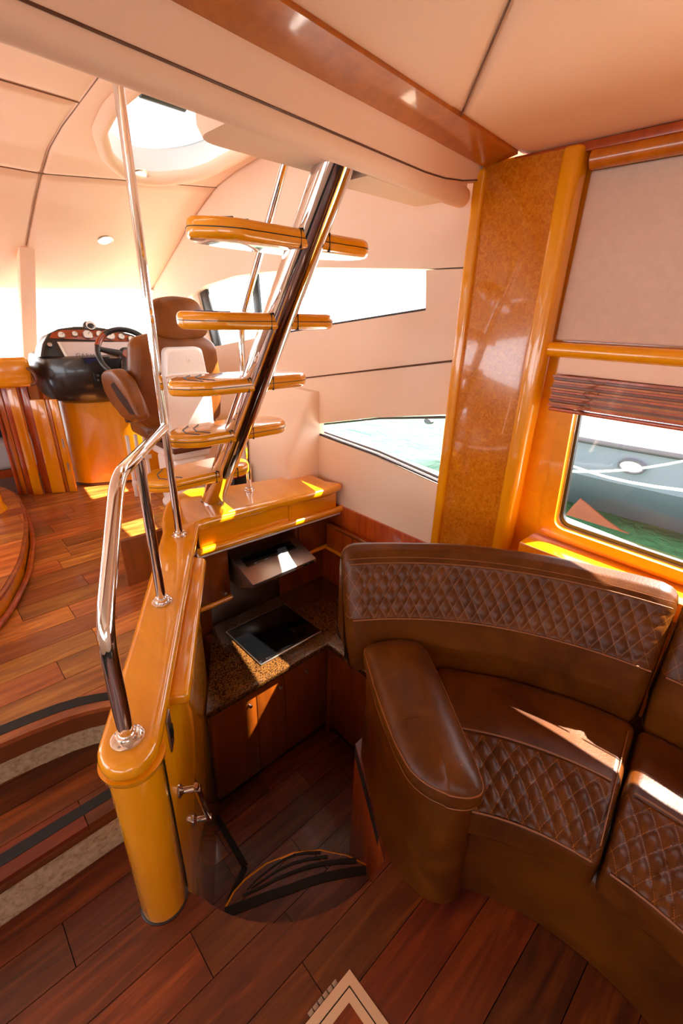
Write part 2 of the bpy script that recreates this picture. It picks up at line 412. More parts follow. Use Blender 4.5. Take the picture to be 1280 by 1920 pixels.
loft('riser', [[p + Vector((-.012 * 0, -.02, dz)) for p in sarc] for dz in (-.02, ZG - ZS)], 'teak_dark', gs, cap=False, closed=False)
def zz(u, v): return pz(340 + u / 3.368, 1540 + v / 3.368, ZS)
for ln, w0, w1 in (([(275, 580), (420, 525), (560, 470), (700, 425), (800, 385), (900, 355), (1000, 335), (1080, 320), (1165, 310)], .017, .016),
                   ([(385, 472), (480, 430), (600, 365), (700, 325), (800, 290), (900, 268), (1000, 255), (1105, 250)], .004, .011),
                   ([(440, 425), (520, 370), (600, 315), (700, 268), (800, 240), (925, 225)], .003, .007),
                   ([(415, 435), (480, 365), (560, 300), (640, 245), (720, 212), (790, 200), (880, 198)], .002, .006)):
    P = [zz(*q) for q in ln]; L_, R_ = [], []
    for i, p in enumerate(P):
        t_ = (P[min(i + 1, len(P) - 1)] - P[max(i - 1, 0)]).normalized(); s_ = t_.cross(Vector((0, 0, 1)))
        w_ = w0 + (w1 - w0) * i / (len(P) - 1); L_.append(p + s_ * w_ + Vector((0, 0, .0008))); R_.append(p - s_ * w_ + Vector((0, 0, .0008)))
    prism('grip_strip', L_ + R_[::-1], (0, 0, .0015), 'strip', gs)
# walls of the pit: under the sofa, under the saloon floor and behind
pit = loft('wall_pit', [[Vector((x, y, z)) for x, y in [(1.42, .93), (.965, .885), (.90, .775), (.74, .523)] + [(CC.x + (CR + .004) * math.cos(math.radians(a)), CC.y + (CR + .004) * math.sin(math.radians(a))) for a in range(-79, -165, -4)] + [(.245, .86)]] for z in (-.02, ZG)], 'redwood', cap=False, closed=False)
tag(pit, 'dark wooden wall panels around the galley stairwell', kind='structure')

# ---- half wall with varnished cap
hwall = thing('wall_partition', (.35, 1.2, ZG), 'varnished half wall between the helm steps and the sunken galley', None); tag(hwall, kind='structure')
a0, a1 = .90, 1.86
body = [hw(-.252, .865), hw(-.252, a1 - .05), hw(-.36, a1 + .02), hw(-.36, .92)]
prism('panel', [(x, y, ZG) for x, y in body], (0, 0, ZG * -1 + .60), 'amber_z', hwall, .004)
prism('ledge', [(*hw(-.262, 1.03), .555), (*hw(-.198, 1.03), .555), (*hw(-.198, 1.82), .555), (*hw(-.262, 1.85), .555)], (0, 0, .045), 'amber_y', hwall, .016, 3)
nc = Vector((.176, .888))
lathe('newel_post', [(.060, .001), (.062, .01), (.062, .60)], (nc.x, nc.y, 0), 'amber_z', hwall, 40)
lathe('newel_foot', [(.066, .0012), (.066, .004), (.063, .006)], (nc.x, nc.y, 0), 'black', hwall, 40)
g0, g1 = hw(-.2515, .868), hw(-.2515, .874)
prism('gap_seal', [(*g0, .002), (*g1, .002), (*g1, .60), (*g0, .60)], (.003, -.002, 0), 'black', hwall)
shelf = []
for k in range(13):                                                      # round nose over the newel
    a = math.pi + math.pi * k / 12
    shelf.append(hw(-.3135 + .0705 * math.cos(a), .86 + .088 * math.sin(a)))
zf = .655
front = [pz(x, y, .64) for x, y in ((373, 985), (392, 979), (440, 966), (519, 944), (570, 932), (618, 921))]
back = [pz(x, y, .64) for x, y in ((612, 905), (590, 893), (560, 893), (540, 895), (500, 902), (440, 912), (385, 916), (352, 920), (325, 932), (309, 950), (303, 975), (304, 1000))]
shelf += [hw(-.243, 1.4), hw(-.243, 1.72)] + [(p.x, p.y) for p in front] + [(1.79, 1.86)] + [(p.x, p.y) for p in back] + [hw(-.392, 1.6), hw(-.384, 1.2)]
prism('cap', [(x, y, .603) for x, y in shelf], (0, 0, zf - .603), 'amber_y', hwall, .022, 4, smooth=40)
# bull nose under the cap at the newel
lathe('newel_collar', [(.064, .575), (.074, .590), (.076, .604)], (nc.x, nc.y, 0), 'amber_z', hwall, 40)

# ---- starboard side forward of the pillar: three upholstered panels, the two windows are the openings between and in them
ws = thing('wall_starboard', (WX, 2.6, ZG), 'cream vinyl upholstered starboard side with slanted windows', None); tag(ws, kind='structure')
sideX = lambda u, v: (WX, u, v)
W1t = [(1.394, 1.779), (2.098, 1.812), (2.713, 1.806), (2.967, 1.795), (3.377, 1.745), (3.742, 1.649), (3.93, 1.55)]
W1b = [(1.372, 1.618), (2.005, 1.533), (2.683, 1.431), (3.234, 1.342), (3.95, 1.25)]
top_p = [(1.10, 1.779)] + W1t + [(4.5, 1.25), (4.62, 1.58), (4.34, 1.76), (3.5, 2.19), (3.1, 2.35), (2.6, 2.42), (1.10, 2.46)]
holed('upholstered_panel', top_p, [], sideX, (.09, 0, 0), 'vinyl_wall', ws)
seam = [(2.41, 1.19), (1.10, 1.432)]
mid_p = [(1.10, 1.772), (1.390, 1.774)] + W1b + [(4.5, 1.2), (4.5, .9), (2.7, 1.12)] + [(seam[0][0], seam[0][1] + .004), (seam[1][0], seam[1][1] + .004)]
holed('upholstered_panel', mid_p, [], sideX, (.09, 0, 0), 'vinyl_wall', ws)
W2 = round_poly([(2.285, .92), (1.651, 1.083), (1.188, 1.179), (1.04, 1.20), (1.04, .80), (1.18, .828), (1.635, .874), (2.20, .897)], [.02, .02, .02, .02, .02, .02, .02, .02])
low_p = [(seam[1][0] - .1, seam[1][1] + .012), (seam[0][0], seam[0][1] - .004), (2.7, 1.11), (4.5, .9), (4.5, -.85), (1.0, -.85)]
holed('upholstered_panel', low_p, [W2], sideX, (.09, 0, 0), 'vinyl_wall', ws)
prism('backing', [(WX + .06, seam[0][0] + .35, seam[0][1] - .10), (WX + .06, seam[0][0], seam[0][1] - .02), (WX + .06, 1.0, 1.43), (WX + .06, 1.0, 1.47), (WX + .06, seam[0][0], seam[0][1] + .02), (WX + .06, seam[0][0] + .35, seam[0][1] - .04)], (.02, 0, 0), 'vinyl_wall', ws)
box('backing', (WX + .06, 1.02, 1.70), (WX + .085, 1.38, 1.85), 'vinyl_wall', ws, 0)
tube('seam_piping', [(WX - .001, *seam[0]), (WX - .001, *seam[1])], .003, 'teak_dark', ws, 6)
wn = thing('window_1', (WX, 1.7, .8), 'slanted lower side window above the galley', None); tag(wn, kind='structure')
holed('window_frame', round_poly([(2.275, .918), (1.651, 1.078), (1.04, 1.195), (1.04, .806), (1.18, .836), (1.635, .882), (2.20, .905)], .02),
      [round_poly([(2.235, .918), (1.651, 1.068), (1.05, 1.18), (1.05, .824), (1.18, .852), (1.635, .896), (2.20, .915)], .02)], lambda u, v: (WX + .045, u, v), (.02, 0, 0), 'rubber_grey', wn)
holed('pane', [(2.25, .915), (1.651, 1.075), (1.05, 1.19), (1.05, .815), (1.635, .89)], [], lambda u, v: (WX + .052, u, v), (.005, 0, 0), 'glass', wn)
wn = thing('window_2', (WX, 2.6, 1.3), 'long curved side window beside the helm', None); tag(wn, kind='structure')
holed('pane', [(1.37, 1.62), (2.0, 1.535), (2.69, 1.433), (3.23, 1.344), (3.95, 1.252), (3.93, 1.55), (3.742, 1.645), (3.377, 1.74), (2.967, 1.79), (2.713, 1.80), (2.098, 1.808), (1.39, 1.775)], [], lambda u, v: (WX + .06, u, v), (.005, 0, 0), 'glass', wn)
for (xa, ya), (xb, yb), w_ in (((481, 516), (488, 590), .07), ((384, 536), (414, 650), .12)):
    A, B = pX(xa, ya, WX + .045), pX(xb, yb, WX + .045); A.z += .03; B.z -= .04
    prism('mullion', [A, A + Vector((0, w_, 0)), B + Vector((0, w_, 0)), B], (.02, 0, 0), 'black', wn, .003)
A, B = pX(367, 545, WX + .03), pX(400, 660, WX + .03); A.z += .03; B.z -= .04
prism('mullion', [A, A + Vector((0, .09, 0)), B + Vector((0, .09, 0)), B], (.03, 0, 0), 'vinyl_wall', wn, .003)
tube('gasket', [(WX + .004, *q) for q in W1b[:3]], .006, 'rubber_grey', wn, 8)
tube('gasket', [(WX + .012, *q) for q in ((2.27, .905), (1.635, .882), (1.18, .838), (1.06, .825))], .007, 'rubber_grey', wn, 8)
# inner box of the side behind the ladder
blk = round_poly([(1.545, 2.10), (1.83, 2.10), (1.83, 3.6), (1.62, 3.6)], [.05, 0, 0, .03], 6)
tb = [Vector((x, y, .36)) for x, y in blk]; tm = [Vector((x + .02, y, .80)) for x, y in blk]; tt = [Vector((min(1.83, x + .20), y, 1.16)) for x, y in blk]
tag(loft('wall_side_box', [tb, tm, tt], 'vinyl_wall', smooth=30), 'cream upholstered side box standing on the varnished shelf', kind='structure')

# ---- burl pillar
pl = thing('wall_pillar', (1.74, .94, .4), 'glossy burl wood pillar with varnished edge battens', None); tag(pl, kind='structure')
box('core', (1.735, .775, .30), (1.90, 1.13, 2.10), 'amber_z', pl, .002)
box('burl_panel', (1.722, .82, .40), (1.738, 1.108, 2.09), 'burl', pl, .001)
box('batten', (1.708, 1.098, .40), (1.76, 1.145, 2.08), 'amber_z', pl, .012, 4)
prism('batten', [(1.70, .775, .40), (1.715, .762, .40), (1.76, .757, .40), (1.79, .785, .40), (1.75, .83, .40), (1.712, .828, .40), (1.70, .81, .40)], (0, 0, 1.69), 'amber_z', pl, .010, 3)
# ---- starboard side aft of the pillar
wa = thing('wall_starboard_aft', (WX, -.4, 0), 'varnished starboard saloon side with fabric panel, blind pelmet and window', None); tag(wa, kind='structure')
WA = round_poly([(.648, 1.365), (.622, .815), (-1.55, .785), (-1.55, 1.375)], .045)
holed('wall_panel', [(1.02, -.85), (1.02, .3), (.78, .35), (.78, 2.1), (-1.9, 2.1), (-1.9, -.85)], [WA], lambda u, v: (WX, u, v), (.07, 0, 0), 'amber', wa)
holed('window_surround', round_poly([(.70, 1.40), (.672, .775), (-1.6, .745), (-1.6, 1.41)], .06), [round_poly([(.645, 1.362), (.619, .82), (-1.54, .79), (-1.54, 1.372)], .045)], lambda u, v: (WX - .012, u, v), (.014, 0, 0), 'amber', wa)
prism('fabric_panel', [(1.772, .758, 1.525), (1.772, -1.9, 1.54), (1.772, -1.9, 2.03), (1.772, .752, 2.03)], (.03, 0, 0), 'fabric_grey', wa, .008, 3)
tube('pelmet_rail', [(1.755, .775, 1.494), (1.755, -1.9, 1.51)], .026, 'amber_y', wa, 16)
box('pelmet', (1.745, -1.9, 1.415), (1.79, .715, 1.475), 'vinyl', wa, .003)
tube('ceiling_rail', [(1.742, .74, 2.05), (1.742, -1.9, 2.05)], .027, 'cherry', wa, 16)
box('ceiling_board', (1.725, -1.9, 2.072), (1.80, 1.0, 2.098), 'redwood', wa, .003)
prism('window_sill', [(1.665, .69, .765), (1.81, .69, .765), (1.81, -1.6, .74), (1.665, -1.6, .74)], (0, 0, -.075), 'amber_y', wa, .006)
wn = thing('window_3', (WX + .03, -.45, .8), 'large side window behind the curved sofa', None); tag(wn, kind='structure')
holed('window_frame', round_poly([(.644, 1.365), (.618, .818), (-1.54, .788), (-1.54, 1.375)], .045), [round_poly([(.634, 1.358), (.606, .834), (-1.525, .80), (-1.525, 1.368)], .045)], lambda u, v: (WX + .035, u, v), (.02, 0, 0), 'black', wn)
holed('pane', [(.64, 1.362), (.612, .826), (-1.53, .795), (-1.53, 1.37)], [], lambda u, v: (WX + .042, u, v), (.005, 0, 0), 'glass', wn)

# ---- ceilings
def padded(name, corners, zfn, mat, parent, puff=.014, n=(24, 24), hole=None, edge_w=.05):
    A, B, C, D = [Vector(c) for c in corners]; V, F = [], []; nu, nv = n
    Lu = ((B - A).length + (C - D).length) / 2; Lv = ((D - A).length + (C - B).length) / 2
    def grade(k, m_): s = k / m_; return s
    for j in range(nv + 1):
        for i in range(nu + 1):
            u, v = i / nu, j / nv
            eu, ev = min(edge_w / Lu, .3), min(edge_w / Lv, .3)
            u = u if 0 < i < nu else u
            p = (A * (1 - u) + B * u) * (1 - v) + (D * (1 - u) + C * u) * v
            d = min(min(u, 1 - u) * Lu, min(v, 1 - v) * Lv)
            lift = puff * (1 - min(1, d / edge_w)) ** 2
            V.append((p.x, p.y, zfn(p.x, p.y) + lift))
    def inside(x, y):
        if not hole: return False
        c = False
        for k in range(len(hole)):
            (xa, ya), (xb, yb) = hole[k - 1], hole[k]
            if (ya > y) != (yb > y) and x < (xb - xa) * (y - ya) / (yb - ya) + xa: c = not c
        return c
    for j in range(nv):
        for i in range(nu):
            q = (j * (nu + 1) + i, j * (nu + 1) + i + 1, (j + 1) * (nu + 1) + i + 1, (j + 1) * (nu + 1) + i)
            cx = sum(V[k][0] for k in q) / 4; cy = sum(V[k][1] for k in q) / 4
            if not inside(cx, cy): F.append(q)
    return put(name, V, F, mat, parent, 60)
def y0(x): return .84 + .09 * x
cl = thing('ceiling', (0, -.4, 2.1), 'peach cream vinyl saloon ceiling in large padded panels', None); tag(cl, kind='structure')
sm0, sm1 = pz(862, 228, 2.1), pz(960, 0, 2.1)
sdx = (sm1.x - sm0.x) / (sm1.y - sm0.y); sx = lambda y: sm0.x + (y - sm0.y) * sdx
flat = lambda x, y: 2.1
padded('ceiling_panel', [(sx(y0(1.34)) + .001, y0(1.34), 0), (1.785, y0(1.78), 0), (1.70, -1.9, 0), (sx(-1.9) + .001, -1.9, 0)], flat, 'vinyl', cl, .016, (30, 60), edge_w=.03)
padded('ceiling_panel', [(-1.9, y0(-1.9), 0), (sx(y0(1.34)) - .001, y0(1.34), 0), (sx(-1.9) - .001, -1.9, 0), (-1.9, -1.9, 0)], flat, 'vinyl', cl, .016, (60, 60), edge_w=.03)
tube('seam', [(sx(y), y, 2.108) for y in (y0(1.34), 0, -1.9)], .0018, 'teak_dark', cl, 6)
box('roof_slab', (-2.1, -2.2, 2.13), (1.9, 1.16, 2.2), 'deck_white', cl, .01)
# athwart beam: wood board, padded band, padded roll
bm_ = thing('trim_1', (0, 1.0, 1.96), 'ceiling beam of varnished board with cream padded band and roll', None); tag(bm_, kind='structure')
XS = [-1.9 + 3.63 * k / 30 for k in range(31)]
def sweepx(name, prof, xs, mat, fn=None):
    rings = []
    for x in xs:
        rings.append([Vector((x, y0(x) + dy, z)) for dy, z in (fn(x, prof) if fn else prof)])
    return loft(name, rings, mat, bm_)
sweepx('beam_board', [(-.004, 2.104), (.112, 2.083), (.114, 2.12), (-.004, 2.13)], XS, 'cherry')
def tuck(x, prof):
    k = max(0, (x - 1.35) / .38); return [(dy - .0 * k, z + .045 * k * k) for dy, z in prof]
sweepx('padded_band', [(.108, 2.088), (.118, 2.065), (.126, 2.04), (.131, 2.015), (.136, 2.002), (.16, 2.0), (.19, 2.10), (.12, 2.12)], XS, 'vinyl', tuck)
tube('crease', [(x, y0(x) + .132, 2.006 + .045 * max(0, (x - 1.35) / .38) ** 2) for x in XS], .0026, 'teak_dark', bm_, 6)
path = [(x, y0(x) + .172 + .02 * max(0, (x - 1.2)), 2.0) for x in XS[:-1]] + [(1.70, y0(1.7) + .185, 2.0), (1.73, y0(1.72) + .187, 2.0)]
tube('padded_roll', path, [.038] * (len(path) - 2) + [.034, .012], 'vinyl', bm_, 20)
prism('beam_back', [(-1.9, y0(-1.9) + .17, 2.0), (1.74, y0(1.74) + .19, 2.0), (1.74, y0(1.74) + .19, 2.45), (-1.9, y0(-1.9) + .17, 2.45)], (0, .03, 0), 'vinyl', bm_)
# upholstered box around the head of the ladder
for x0, x1, nm in ((.685, 1.10, 0), (1.155, 1.60, 1)):
    r_ = round_poly([(x0, y0(x0) + .2), (x1, y0(x1) + .2), (x1, 1.315), (x0, 1.315)], [.0, .0, .02, .08 if nm == 0 else .05], 6)
    zb = 1.985 if nm == 0 else 1.968
    ins = [(x0 + (x1 - x0) / 2 + (x - (x0 + (x1 - x0) / 2)) * .96, y - (.012 if y > 1.25 else 0)) for x, y in r_]
    loft('hatch_pad', [[Vector((x, y, 2.42)) for x, y in r_], [Vector((x, y, zb + .025)) for x, y in r_], [Vector((x, y, zb)) for x, y in ins]], 'vinyl', bm_, smooth=50)
# helm ceiling panels on the curved roof
ch = thing('ceiling_helm', (.8, 2.6, 1.7), 'curved cream headliner panels over the helm', None); tag(ch, kind='structure')
hz = lambda x, y: ceil_z(y)
LX = .845
sky = [(p.x, p.y) for p in (pC(185, 245), pC(200, 295), pC(228, 322), pC(262, 336), pC(310, 338), pC(352, 333), pC(400, 318), pC(450, 290))]
sky_hole = sky + [(1.64, 2.35), (1.58, 2.1), (1.3, 1.95), (1.08, 2.02), (.985, 2.2), (.965, 2.5)]
padded('headliner_panel', [(LX + .03, 1.15, 0), (1.80, 1.15, 0), (1.80, 3.12, 0), (LX, 3.30, 0)], hz, 'vinyl', ch, .016, (70, 140), sky_hole, .03)
padded('headliner_panel', [(-1.9, 1.15, 0), (LX + .03, 1.15, 0), (LX + .02, 2.59, 0), (-1.9, 2.56, 0)], hz, 'vinyl', ch, .016, (50, 30), None, .03)
padded('headliner_panel', [(-1.9, 2.56, 0), (LX + .02, 2.59, 0), (LX, 3.30, 0), (-1.9, 3.34, 0)], hz, 'vinyl', ch, .016, (50, 30), None, .03)
padded('headliner_panel', [(LX, 3.30, 0), (1.80, 3.12, 0), (1.80, 4.33, 0), (LX - .02, 4.42, 0)], hz, 'vinyl', ch, .016, (40, 50), None, .03)
padded('headliner_panel', [(-1.9, 3.34, 0), (LX, 3.30, 0), (LX - .02, 4.42, 0), (-1.9, 4.44, 0)], hz, 'vinyl', ch, .016, (50, 40), None, .03)
for q_ in ([(-1.9, 3.34), (LX, 3.30), (1.3, 3.215), (1.8, 3.12)], [(LX + .03, 1.2), (LX + .02, 2.59), (LX, 3.30), (LX - .015, 3.92)], [(-1.9, 2.56), (LX + .02, 2.59)]):
    pts_ = []
    for (xa_, ya_), (xb_, yb_) in zip(q_, q_[1:]):
        pts_ += [(xa_ + (xb_ - xa_) * k / 16, ya_ + (yb_ - ya_) * k / 16) for k in range(17)]
    tube('seam', [(x, y, ceil_z(y) + .010) for x, y in pts_], .0026, 'seam_brown', ch, 6)
def rim(o): 
    cx = sum(p[0] for p in sky_hole) / len(sky_hole); cy = sum(p[1] for p in sky_hole) / len(sky_hole)
    return [(cx + (x - cx) * o, cy + (y - cy) * o) for x, y in sky_hole]
sh = round_poly(sky_hole, .06, 4)
tube('hatch_rim', [(x, y, ceil_z(y) + .004) for x, y in sh], .036, 'vinyl', ch, 12, True)
loft('hatch_well', [[Vector((x, y, ceil_z(y) + d_)) for x, y in sh] for d_ in (.0, .16)], 'deck_white', ch, cap=False)
hatch = thing('roof_hatch', (1.3, 2.6, 2.42), 'milky white roof hatch with a black hinge bar over the helm', 'hatch')
big = [(1.32 + (x - 1.32) * 1.06, 2.6 + (y - 2.6) * 1.06) for x, y in sh]
def lid_z(y): return ceil_z(y) + .15
ys_ = [1.9 + 1.4 * k / 24 for k in range(25)]
V, F = [], []
for y in ys_:
    for x in (.88, 1.76): V.append((x, y, lid_z(y)))
for k in range(24): F.append((2 * k, 2 * k + 1, 2 * k + 3, 2 * k + 2))
put('lid', V, F, 'acrylic', hatch, 60)
p0, p1 = pz(262, 172, 2.5), pz(346, 200, 2.5)
tube('hinge_bar', [p0, p1], .022, 'black', hatch, 10)
# roof shell above the headliner so that daylight comes in through openings only
V, F = [], []
rs = [(-2.05, .0), (.86, .0), (1.76, .0), (1.92, .0)]
for (Y, z) in PROF:
    Yc = max(Y, 1.1)
    V += [(x, Yc, z + .13) for x, _ in rs]
for k in range(len(PROF) - 1):
    for q in (0, 2): F.append((4 * k + q, 4 * k + q + 1, 4 * k + q + 5, 4 * k + q + 4))
Vm = len(V); V += [(.86, 3.28, ceil_z(3.28) + .13), (1.76, 3.28, ceil_z(3.28) + .13), (.86, 4.8, ceil_z(4.8) + .13), (1.76, 4.8, ceil_z(4.8) + .13), (.86, 4.34, ceil_z(4.34) + .13), (1.76, 4.34, ceil_z(4.34) + .13), (.86, 3.5, ceil_z(3.5) + .13), (1.76, 3.5, ceil_z(3.5) + .13),
      (.86, 1.1, 2.53), (1.76, 1.1, 2.53), (.86, 1.92, 2.53), (1.76, 1.92, 2.53)]
F += [(Vm, Vm + 1, Vm + 7, Vm + 6), (Vm + 6, Vm + 7, Vm + 5, Vm + 4), (Vm + 4, Vm + 5, Vm + 3, Vm + 2), (Vm + 8, Vm + 9, Vm + 11, Vm + 10)]
put('roof_shell', V, F, 'deck_white', ch, 0)

# ---- windscreen, its post, dash shelf and the bow behind
wsn = thing('window_4', (.8, 4.4, 1.2), 'raked windscreen with a cream centre post', None); tag(wsn, kind='structure')
prism('pane', [(-1.9, 4.42, 1.68), (1.82, 4.34, 1.72), (1.95, 5.3, 1.15), (-1.9, 5.4, 1.15)], (0, .006, .004), 'glass', wsn)
A, B = pC(50, 465), pY(56, 672, 4.45)
for dx in (0,):
    prism('centre_post', [A + Vector((-.045, 0, 0)), A + Vector((.05, 0, 0)), B + Vector((.045, 0, -.05)), B + Vector((-.05, 0, -.05))], (0, .06, .03), 'vinyl', wsn, .008, 3)
A2, B2 = Vector((1.83, 4.28, 1.72)), Vector((1.86, 4.9, 1.15))
prism('screen_post', [A2, A2 + Vector((-.06, .02, 0)), B2 + Vector((-.12, .02, 0)), B2], (0, .05, .03), 'gel_white', wsn, .008)
tag(prism('wall_dash', [(-1.9, 3.86, 1.20), (1.83, 3.86, 1.20), (1.90, 5.4, 1.12), (-1.9, 5.5, 1.12)], (0, 0, -.05), 'gel_white', None, .01), 'white dash shelf under the windscreen', kind='structure')
tag(box('wall_forward', (-1.9, 5.35, -.85), (1.9, 5.45, 1.1), 'redwood'), 'forward bulkhead of the lower cabin', kind='structure')
tag(box('floor_cabin', (-1.9, 4.1, -.5), (1.8, 5.4, -.45), 'teak_dark'), 'lower cabin floor', kind='structure')
tag(box('wall_companionway', (.74, 4.13, -.44), (.77, 5.3, 1.06), 'cherry', None, .002), 'varnished side wall of the companionway', kind='structure')
# port side and aft bulkhead, unseen: window openings sized to set the interior light
wp = [(-1.9, -.85), (4.5, -.85), (4.5, 1.2), (4.3, 1.72), (3.5, 2.14), (2.6, 2.37), (1.1, 2.42), (1.1, 2.12), (-1.9, 2.12)]
tag(holed('wall_port_unseen', wp, [[(-1.7, 1.1), (.9, 1.1), (.9, 1.6), (-1.7, 1.6)], [(1.3, 1.0), (4.0, 1.15), (3.7, 1.7), (1.3, 1.85)]], lambda u, v: (-1.9, u, v), (-.08, 0, 0), 'vinyl_wall'), 'unseen port side with long windows sized for the interior light', kind='structure')
tag(holed('wall_aft_unseen', [(-1.98, -.1), (1.88, -.1), (1.88, 2.13), (-1.98, 2.13)], [[(-1.5, 1.3), (-.2, 1.3), (-.2, 1.75), (-1.5, 1.75)]], lambda u, v: (u, -1.9, v), (0, -.08, 0), 'vinyl_wall'), 'unseen aft bulkhead of the saloon, its window sized to limit the light', kind='structure')
# ================================================================== curved leather sofa
SC = Vector((.30, -.05))
def pol(r, a, z): return Vector((SC.x + r * math.cos(math.radians(a)), SC.y + r * math.sin(math.radians(a)), z))
def resample(prof, step):
    out = []
    for (a, b_) in zip(prof, prof[1:] + prof[:1]):
        a, b_ = Vector(a), Vector(b_); n = max(1, int((b_ - a).length / step))
        out += [a + (b_ - a) * k / n for k in range(n)]
    return out
def smooth_closed(prof, r, n=4):
    return round_poly(prof, r, n)
def arc_cushion(name, prof, a0, a1, mat, parent, step=.012, quilt=None, end_r=.02, zfn=None, wob=.0, astep=None):
    """closed (r, z) profile swept round the sofa centre; quilt = (start, end, width, height) in profile arc length"""
    pts = resample([tuple(p) for p in prof], step); n = len(pts)
    cum = [0]
    for i in range(1, n): cum.append(cum[-1] + (pts[i] - pts[i - 1]).length)
    cen = sum(pts, Vector((0, 0))) / n; nrm = []
    for i in range(n):
        t_ = (pts[(i + 1) % n] - pts[i - 1]).normalized(); q = Vector((t_.y, -t_.x))
        nrm.append(q if q.dot(pts[i] - cen) > 0 else -q)
    rm = sum(p.x for p in pts) / n; L = math.radians(abs(a1 - a0)) * rm
    m_ = max(6, int(L / (astep or step))); V, F, UV = [], [], []
    ends = [0, .25, .6, 1.2, 2.2]
    ss = sorted(set([end_r * e / 2.2 for e in ends] + [end_r + (L - 2 * end_r) * k / m_ for k in range(m_ + 1)] + [L - end_r * e / 2.2 for e in ends]))
    for s in ss:
        a = a0 + (a1 - a0) * s / L; d = min(s, L - s); sh_ = 0
        if d < end_r: sh_ = end_r * (1 - math.sqrt(max(0, 1 - (1 - d / end_r) ** 2)))
        for i in range(n):
            off = -sh_; u, v = 0.5, 0.5
            if quilt and quilt[0] <= cum[i] <= quilt[1]:
                h = cum[i] - quilt[0]; u_, v_ = (s - .01) / quilt[2], h / quilt[3]; u, v = u_ + v_, u_ - v_
                pf = (abs(math.sin(math.pi * u)) * abs(math.sin(math.pi * v))) ** .5
                fade = min(1, d / .03, h / .012, (quilt[1] - cum[i]) / .012); off += (quilt[4] * (pf - .75)) * max(0, fade)
            if wob: off += wob * noise.noise(Vector((a * .12, cum[i] * 9, rm)))
            p = pts[i] + nrm[i] * off
            V.append(pol(p.x, a, p.y + (zfn(a) * max(0, p.y - .45) if zfn else 0))); UV.append((u, v))
    R_ = len(ss)
    for j in range(R_ - 1):
        for i in range(n): F.append((j * n + i, j * n + (i + 1) % n, (j + 1) * n + (i + 1) % n, (j + 1) * n + i))
    F += [tuple(range(n))[::-1], tuple(range((R_ - 1) * n, R_ * n))]
    return put(name, V, F, mat, parent, 60, UV)
def arc_line(r, z, a0, a1, zfn=None, n=60):
    return [pol(r, a0 + (a1 - a0) * k / n, z + (zfn(a0 + (a1 - a0) * k / n) * (z - .45) if zfn else 0)) for k in range(n + 1)]
sofa = thing('sofa', (1.1, .3, 0), 'curved brown leather sofa with diamond quilted back and seats', 'sofa')
bp_ = round_poly([(.655, .004), (.648, .30), (.67, .325), (1.30, .325), (1.34, .30), (1.34, .004)], [.004, .02, .01, .01, .02, .004])
arc_cushion('base', bp_, 44, -46, 'leather', sofa, .04, end_r=.004, astep=.05)
zup = lambda a: .05 * max(0, min(1, (57 - a) / 50))
# profile of the back, starting at the bottom of the inner face
bk = [(1.10, .43), (1.095, .54), (1.108, .645), (1.135, .70), (1.168, .757), (1.198, .806), (1.212, .822), (1.235, .838), (1.27, .847), (1.305, .832), (1.33, .795), (1.34, .74), (1.34, .60), (1.34, .43)]
L1 = sum((Vector(bk[i + 1]) - Vector(bk[i])).length for i in range(2)); L2 = L1 + sum((Vector(bk[i + 1]) - Vector(bk[i])).length for i in range(2, 5))
for a0, a1, nm in ((57.5, 8.1, 0), (7.5, -40, 1)):
    bc = arc_cushion('back_cushion', bk, a0, a1, 'leather_quilt', sofa, .0062, (L1, L2, .045, .075, .010), .05, zup, .003)
    s0, s1 = (a0 - .8, a1 + .5)
    tube('piping', arc_line(1.104, .645, s0, s1, zup), .0028, 'piping', bc, 6)
    tube('piping', arc_line(1.1965, .809, s0, s1, zup), .0022, 'piping', bc, 6)
    tube('stitching', arc_line(1.209, .823, s0, s1, zup), .0016, 'piping', bc, 5)
sp = round_poly([(1.10, .33), (1.10, .46), (.80, .463), (.62, .452), (.597, .432), (.60, .345), (.62, .328)], [.01, .03, .04, .03, .015, .01, .008], 4)
cumL = 0
def seat(a0, a1):
    # profile ordered from the rear bottom edge over the top to the front
    pts = resample([tuple(p) for p in sp], .0072); c = 0; q0 = q1 = None
    for i in range(1, len(pts)):
        c += (pts[i] - pts[i - 1]).length
        if q0 is None and pts[i].y > .44 and pts[i].x < .825: q0 = c
        if q0 is not None and q1 is None and pts[i].y < .44: q1 = c
    cs = arc_cushion('seat_cushion', sp, a0, a1, 'leather_quilt', sofa, .0072, (q0, q1, .053, .086, .013), .025, None, .005)
    s0, s1 = a0 - (1.6 if a0 > a1 else -1.6), a1 + 1.6
    tube('piping', arc_line(.828, .468, s0, s1), .0028, 'piping', cs, 6)
    tube('piping', arc_line(.599, .436, s0, s1), .0025, 'piping', cs, 6)
    tube('piping', [pol(r, a1 + .9, .462) for r in (.63, .75, .9, 1.05)], .002, 'piping', cs, 6)
seat(41, 7.9); seat(7.3, -40)
